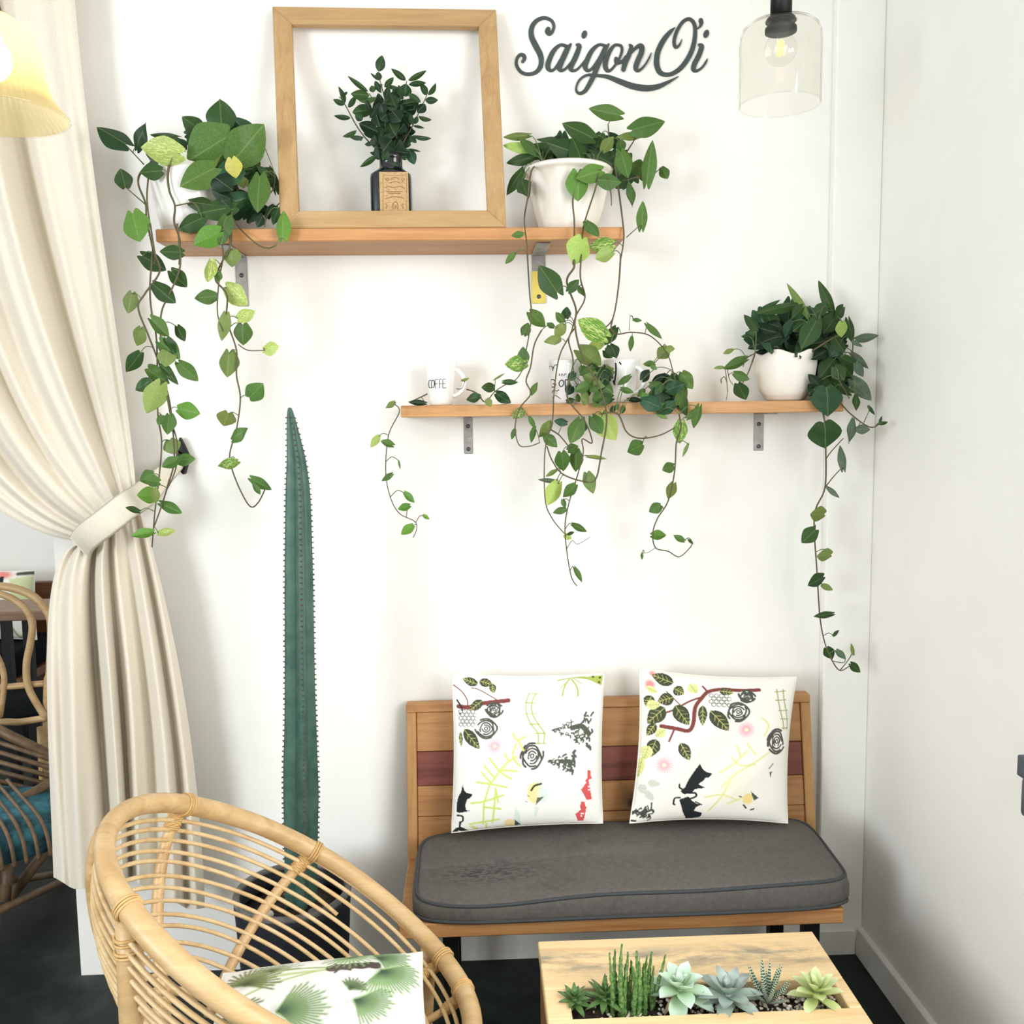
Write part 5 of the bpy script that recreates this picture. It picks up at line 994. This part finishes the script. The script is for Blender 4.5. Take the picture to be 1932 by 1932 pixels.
def print_left(u, v):
    X = (490+u*1190); Y = (225+40*0+v*(1240-60*u)); p = Print(X, Y, '#f3f3ec')
    p.line('495,310 560,360 600,420 608,470', 9, BRN); p.line('640,330 700,345 830,420', 8, BRN); p.line('530,480 620,485 720,455 925,430', 34, BRN); p.line('520,430 560,500 540,540', 14, '#3b2a26')
    for a in ((690, 300, 570, 255, 70), (700, 270, 805, 300, 75), (800, 290, 810, 375, 55), (725, 430, 620, 515, 75), (575, 660, 700, 810, 95), (545, 680, 550, 800, 30)): p.leaf(*a, LEAFC)
    for i, (x, y) in enumerate([(545+34*a+(17 if b % 2 else 0), 520+26*b) for b in range(5) for a in range(4)]): p.spot(x, y, 18, '#3d4036', 1, .8); p.spot(x+1, y, 13, '#fbfaf2', 1, .8)
    p.rose(815, 505, 62, 58, seed=1); p.rose(752, 652, 80, 78, seed=2); p.rose(1108, 865, 82, 102, '#4d4a42', 10, seed=3)
    p.flower(820, 788, 66); p.spot(970, 360, 36, '#f3bfe0', .7, 0)
    p.line('1085,370 1062,450 1065,540 1100,620 1150,690 1155,770', 9, YG2); p.line('1140,370 1105,450 1110,540 1155,620 1200,690 1195,770', 9, YG2)
    for a in ((1080, 375, 1160, 375), (1055, 450, 1135, 452), (1050, 540, 1138, 538), (1085, 620, 1172, 616), (1125, 690, 1212, 690), (1138, 768, 1215, 770)): p.line([a[:2], a[2:]], 8, YG2)
    for t in ('640,1230 740,1215 890,1165', '680,1065 800,1080 915,1105', '780,880 860,980 950,1040', '720,990 800,1080', '740,940 820,1030', '800,1060 900,930 985,870', '870,970 990,980', '900,850 925,900', '960,690 990,740 1060,715', '985,770 960,870 1020,945', '1000,740 1040,820', '740,1240 735,1400', '830,1110 810,1390', '630,1400 860,1365', '735,1260 870,1275', '780,1090 740,1230', '830,1120 850,1220', '640,1420 690,1440', '760,1400 760,1440'): p.line(t, 15, YG, .95)
    p.poly('1420,245 1672,235 1660,320 1560,270 1480,250', YG2); p.line('1310,265 1400,250 1520,240', 10, YG2); p.line('1400,260 1365,310 1340,395', 12, YG2); p.line('1420,260 1460,330 1465,400', 13, YG2); p.line('1400,262 1330,330', 8, YG2); p.line('1440,255 1500,300', 7, YG2)
    for x, y in ((1590, 245), (1645, 255), (1640, 292)): p.spot(x, y, 12, '#3c4230', 1, .6)
    p.pine(1255, 665, 330, 320, 5, n=80); p.line('1420,650 1500,640 1560,700', 40, '#50574c'); p.pine(1225, 910, 215, 190, 6, n=70)
    p.poly('1550,980 1575,985 1580,1030 1590,1045 1560,1060 1590,1215 1545,1215 1495,1130 1540,1080 1530,1060 1550,1040', '#d9595a'); p.poly('1500,1225 1530,1230 1535,1265 1545,1270 1525,1385 1480,1390 1455,1330 1500,1290 1490,1270', '#d9595a')
    for x, y in ((1562, 1110), (1562, 1135), (1578, 1110), (1578, 1135), (1505, 1325), (1505, 1345), (1520, 1325)): p.spot(x, y, 8, '#fdf6f0', 1, .7)
    p.spot(1130, 1150, 62, '#f4dfa0', 1, .85, 90); p.spot(1195, 1160, 50, '#d3e6dc', .9, .6, 85); p.line('1105,1130 1130,1095 1180,1080', 16, '#2e342a'); p.poly('1150,1190 1205,1180 1140,1250', '#5a6350'); p.line('1075,1170 1090,1178', 5, '#443'); p.line('1060,1215 1075,1222', 5, '#a55'); p.poly('1130,1260 1170,1270 1140,1360', '#d3e6dc', .8)
    p.poly('985,1260 1020,1330 1035,1420 970,1380', '#d3e6dc', .8); p.spot(945, 1400, 50, '#f4dfa0', 1, .8, 40); p.poly('980,1370 1030,1420 985,1430', '#3c5040')
    p.poly('565,1090 580,1130 600,1150 650,1160 630,1190 605,1200 590,1250 600,1285 630,1290 590,1300 545,1310 522,1300 520,1240 530,1190 555,1140', BLK); p.line('530,1330 570,1335 575,1370 550,1385', 14, BLK); p.poly('480,1470 520,1430 560,1420 600,1440 630,1455 590,1462 540,1450 560,1475 500,1478', BLK); p.line('555,1390 550,1430', 16, BLK)
    return p
def print_right(u, v):
    X = 265+u*1090-75*v*0 ; Y = 165+v*1110+60*u*(1-v)*0; p = Print(X, Y, '#f0eee4')
    p.spot(330, 275, 48, '#ef8f8f', 1, .4); p.spot(350, 190, 30, '#ef8f8f', .9, .4)
    for t, w in (('1075,270 930,280 830,275 730,300 680,360 640,430 630,540 600,600 520,590 410,575', 28), ('700,340 600,385 500,450 430,480', 14), ('720,300 690,260', 14), ('500,600 470,680', 14), ('440,320 500,380 550,430', 8)): p.line(t, w, BRN)
    for a in ((490, 250, 345, 200, 100), (490, 290, 560, 330, 85), (490, 360, 380, 400, 95), (500, 420, 600, 560, 110), (430, 440, 310, 560, 120), (340, 360, 300, 440, 80), (800, 290, 895, 300, 60), (690, 410, 690, 560, 60), (740, 450, 870, 590, 105), (545, 690, 615, 810, 80), (380, 670, 340, 800, 100), (370, 560, 310, 650, 70)): p.leaf(*a, LEAFC)
    for a in ((600, 250, 650, 320, 80), (300, 430, 400, 420, 70), (440, 600, 370, 650, 70), (330, 720, 300, 820, 90), (290, 800, 270, 950, 60), (300, 300, 380, 330, 50)): p.leaf(*a, '#dfe39a', '#a5ad60')
    for i, (x, y) in enumerate([(745+34*a+(17 if b % 2 else 0), 330+24*b) for b in range(4) for a in range(4)]): p.spot(x, y, 17, '#46483e', 1, .8); p.spot(x+1, y, 12, '#f6f4ea', 1, .8)
    p.rose(985, 325, 55, 48, seed=7); p.rose(925, 450, 72, 72, seed=8); p.rose(1220, 660, 70, 92, '#4d4a42', 10, seed=9)
    p.flower(990, 580, 60); p.flower(445, 850, 64)
    p.line('1205,265 1220,350 1240,430 1270,520 1280,570', 9, '#a9a468'); p.line('1255,265 1265,340 1290,430 1310,520 1310,570', 9, '#a9a468')
    for a in ((1190, 285, 1272, 275), (1200, 350, 1280, 345), (1225, 430, 1300, 425), (1245, 490, 1315, 490), (1260, 560, 1320, 560)): p.line([a[:2], a[2:]], 8, '#a9a468')
    for t in ('830,900 920,830 1000,740', '850,1000 940,900 1080,800 1160,740', '900,780 960,840 1060,830', '1100,490 1150,540 1120,620', '1000,680 1060,760', '740,1080 860,1060 960,1100', '780,1190 850,1080 900,960', '900,1130 1000,1080', '940,700 960,780'): p.line(t, 13, '#dcdc84', .8)
    p.spot(930, 980, 190, '#efe9b8', .4, 0)
    p.poly('690,835 710,870 740,895 782,905 760,935 740,935 720,960 690,985 740,1010 670,1020 650,1050 600,1060 570,1035 600,1010 620,950 660,880', BLK); p.line('600,1030 565,1010 560,985', 12, BLK); p.line('640,1050 675,1050 680,1075 640,1095', 14, BLK)
    p.poly('570,1100 630,1075 660,1110 690,1130 720,1140 690,1160 680,1190 740,1210 735,1250 690,1262 640,1262 610,1210 590,1150', BLK); p.line('575,1085 540,1090 535,1130 545,1140', 12, BLK); p.line('680,1115 725,1140', 9, BLK)
    p.spot(1040, 1090, 45, '#f0d98c', 1, .7, 50); p.poly('1050,1030 1112,1080 1085,1105', '#3f5248'); p.line('975,1070 990,1075', 8, '#3f3a30'); p.line('1015,1140 1035,1165', 12, '#3f3a30'); p.line('1070,1180 1090,1170', 12, '#3f3a30'); p.line('1170,860 1200,825', 8, '#6f6a58'); p.poly('1175,890 1195,880 1190,930', '#3f5248')
    for a in ((290, 1000, 340, 1060, 60), (340, 980, 430, 990, 50), (330, 1040, 400, 1110, 50)): p.leaf(*a, '#cfcfc4', None)
    p.pine(245, 1195, 150, 110, 12, '#3c423a', 40); p.line('230,1250 300,1262', 14, '#3c423a')
    return p
Yb, Yt = -.205, -.10
def cP(px, py, Y): return PY(px, py, Y)
pillow('throw_pillow', 'left printed pillow on the bench, its red houses and pine trees facing out', 'printed pillows on the bench', [cP(853, 1272, Yt), cP(1140, 1271, Yt), cP(1137, 1553, Yb), cP(852, 1571, Yb)], .105, 250, print_left, wr=(.004, 9))
pillow('throw_pillow', 'right printed pillow on the bench, brown branch across its top and two black goats', 'printed pillows on the bench', [cP(1206, 1261, Yt), cP(1503, 1277, Yt), cP(1486, 1553, Yb), cP(1188, 1553, Yb)], .10, 250, print_right, sagf=.06, wr=(.009, 11))

def print_palm(u, v):
    X = 425+u*380; Y = 1800+v*200; p = Print(X, Y, '#f3f3ef')
    def fan(x, y, r, a0, a1, col, dark, n=22, al=1, sq=.62):
        for pas in (0, 1):
            for j in range(n):
                a = a0+(a1-a0)*j/(n-1); L = r*(.82+.18*((j*7) % 5)/4)
                e = (x+L*math.cos(a), y+L*sq*math.sin(a)); mm = (x+L*.55*math.cos(a), y+L*.55*sq*math.sin(a))
                if pas == 0: p.line([(x, y), mm], 8, col, .75*al); p.line([mm, e], 4.5, col, .7*al)
                else: p.line([(x, y), (x+L*.96*math.cos(a+.02), y+L*.96*sq*math.sin(a+.02))], 2.2, dark, .75*al)
        p.spot(x, y, r*.3, dark, .5*al, 0, r*.2)
    G1, G2, D1, D2 = '#a9cf8c', '#7f9a5a', '#3f5a40', '#4a5238'
    p.line('480,1860 540,1852 628,1850', 6, '#c5d49a'); p.line('470,1850 560,1840 640,1846', 4, '#a9bd78'); p.line('600,1852 520,1870 440,1890', 4, '#b9c98e')
    p.line([(628+i*4.2, 1848+1.5*math.sin(i)+i*.05) for i in range(22)], 15, '#5d544c', 1, 2)
    for i in range(22): p.line([(630+i*4.2, 1842), (634+i*4.2, 1855)], 3, '#3d352f', .7)
    for a in (-.9, -.3, .4, 1.0, 2.4, 2.9, 3.6): p.line([(650, 1848), (650-22*math.cos(a), 1848+14*math.sin(a))], 5, '#5d544c')
    fan(475, 1857, 70, pi+.4, 2*pi+.6, '#8f9f62', D2, 20); fan(455, 1905, 60, -.5, 2.6, '#8a9660', D2, 18); fan(520, 1838, 60, pi, 2*pi, '#9aa873', D2, 14, .6)
    fan(545, 1925, 92, -1.25, .9, '#a3bf85', D1, 22); fan(665, 1815, 62, -.4, 2.9, G1, D1, 16, .8); fan(718, 1830, 66, -2.0, 1.2, '#9cc283', D1, 24); fan(725, 1862, 78, -.5, 2.2, G1, D1, 26, .95)
    fan(678, 1915, 72, -.6, 1.4, '#aacd8f', D1, 20, .9); fan(668, 1893, 30, -2.2, .2, '#7d8f60', D1, 10)
    for t in ('640,1918 650,1922 642,1930 652,1934', '664,1915 664,1932', '630,1920 630,1934'): p.line(t, 1.6, '#b9bcc0', .8)
    return p
cc4 = [PZ(421, 1838, .455), PZ(797, 1797, .445), PZ(812, 2015, .44), PZ(372, 2050, .44)]
pillow('chair_cushion', 'white cushion printed with green palm fronds lying in the rattan bowl chair', None, cc4, .085, 230, print_palm, 'cushion', .03, wr=(.003, 8))
def print_far(u, v):
    p = Print(u*100, v*100, '#efece2'); p.spot(58, 8, 18, '#e88a80', 1, .5, 9); p.poly('35,30 50,15 62,10 62,30 45,50 30,60', BLK); p.poly('70,15 100,8 100,50 75,60', '#d3dba8'); p.line('80,6 98,4', 6, '#3c4230'); p.line('72,85 80,98 90,90', 3, '#8a9060')
    return p
fx0, fx1, fy0, fy1 = FARPILLOW
pillow('bench_pillow', 'cream pillow with pink and black print on the bench beyond the doorway', None, [PY(fx0, fy0, 2.1), PY(fx1, fy0, 2.1), PY(fx1+4, fy1, 1.98), PY(fx0, fy1, 1.98)], .12, 60, print_far)
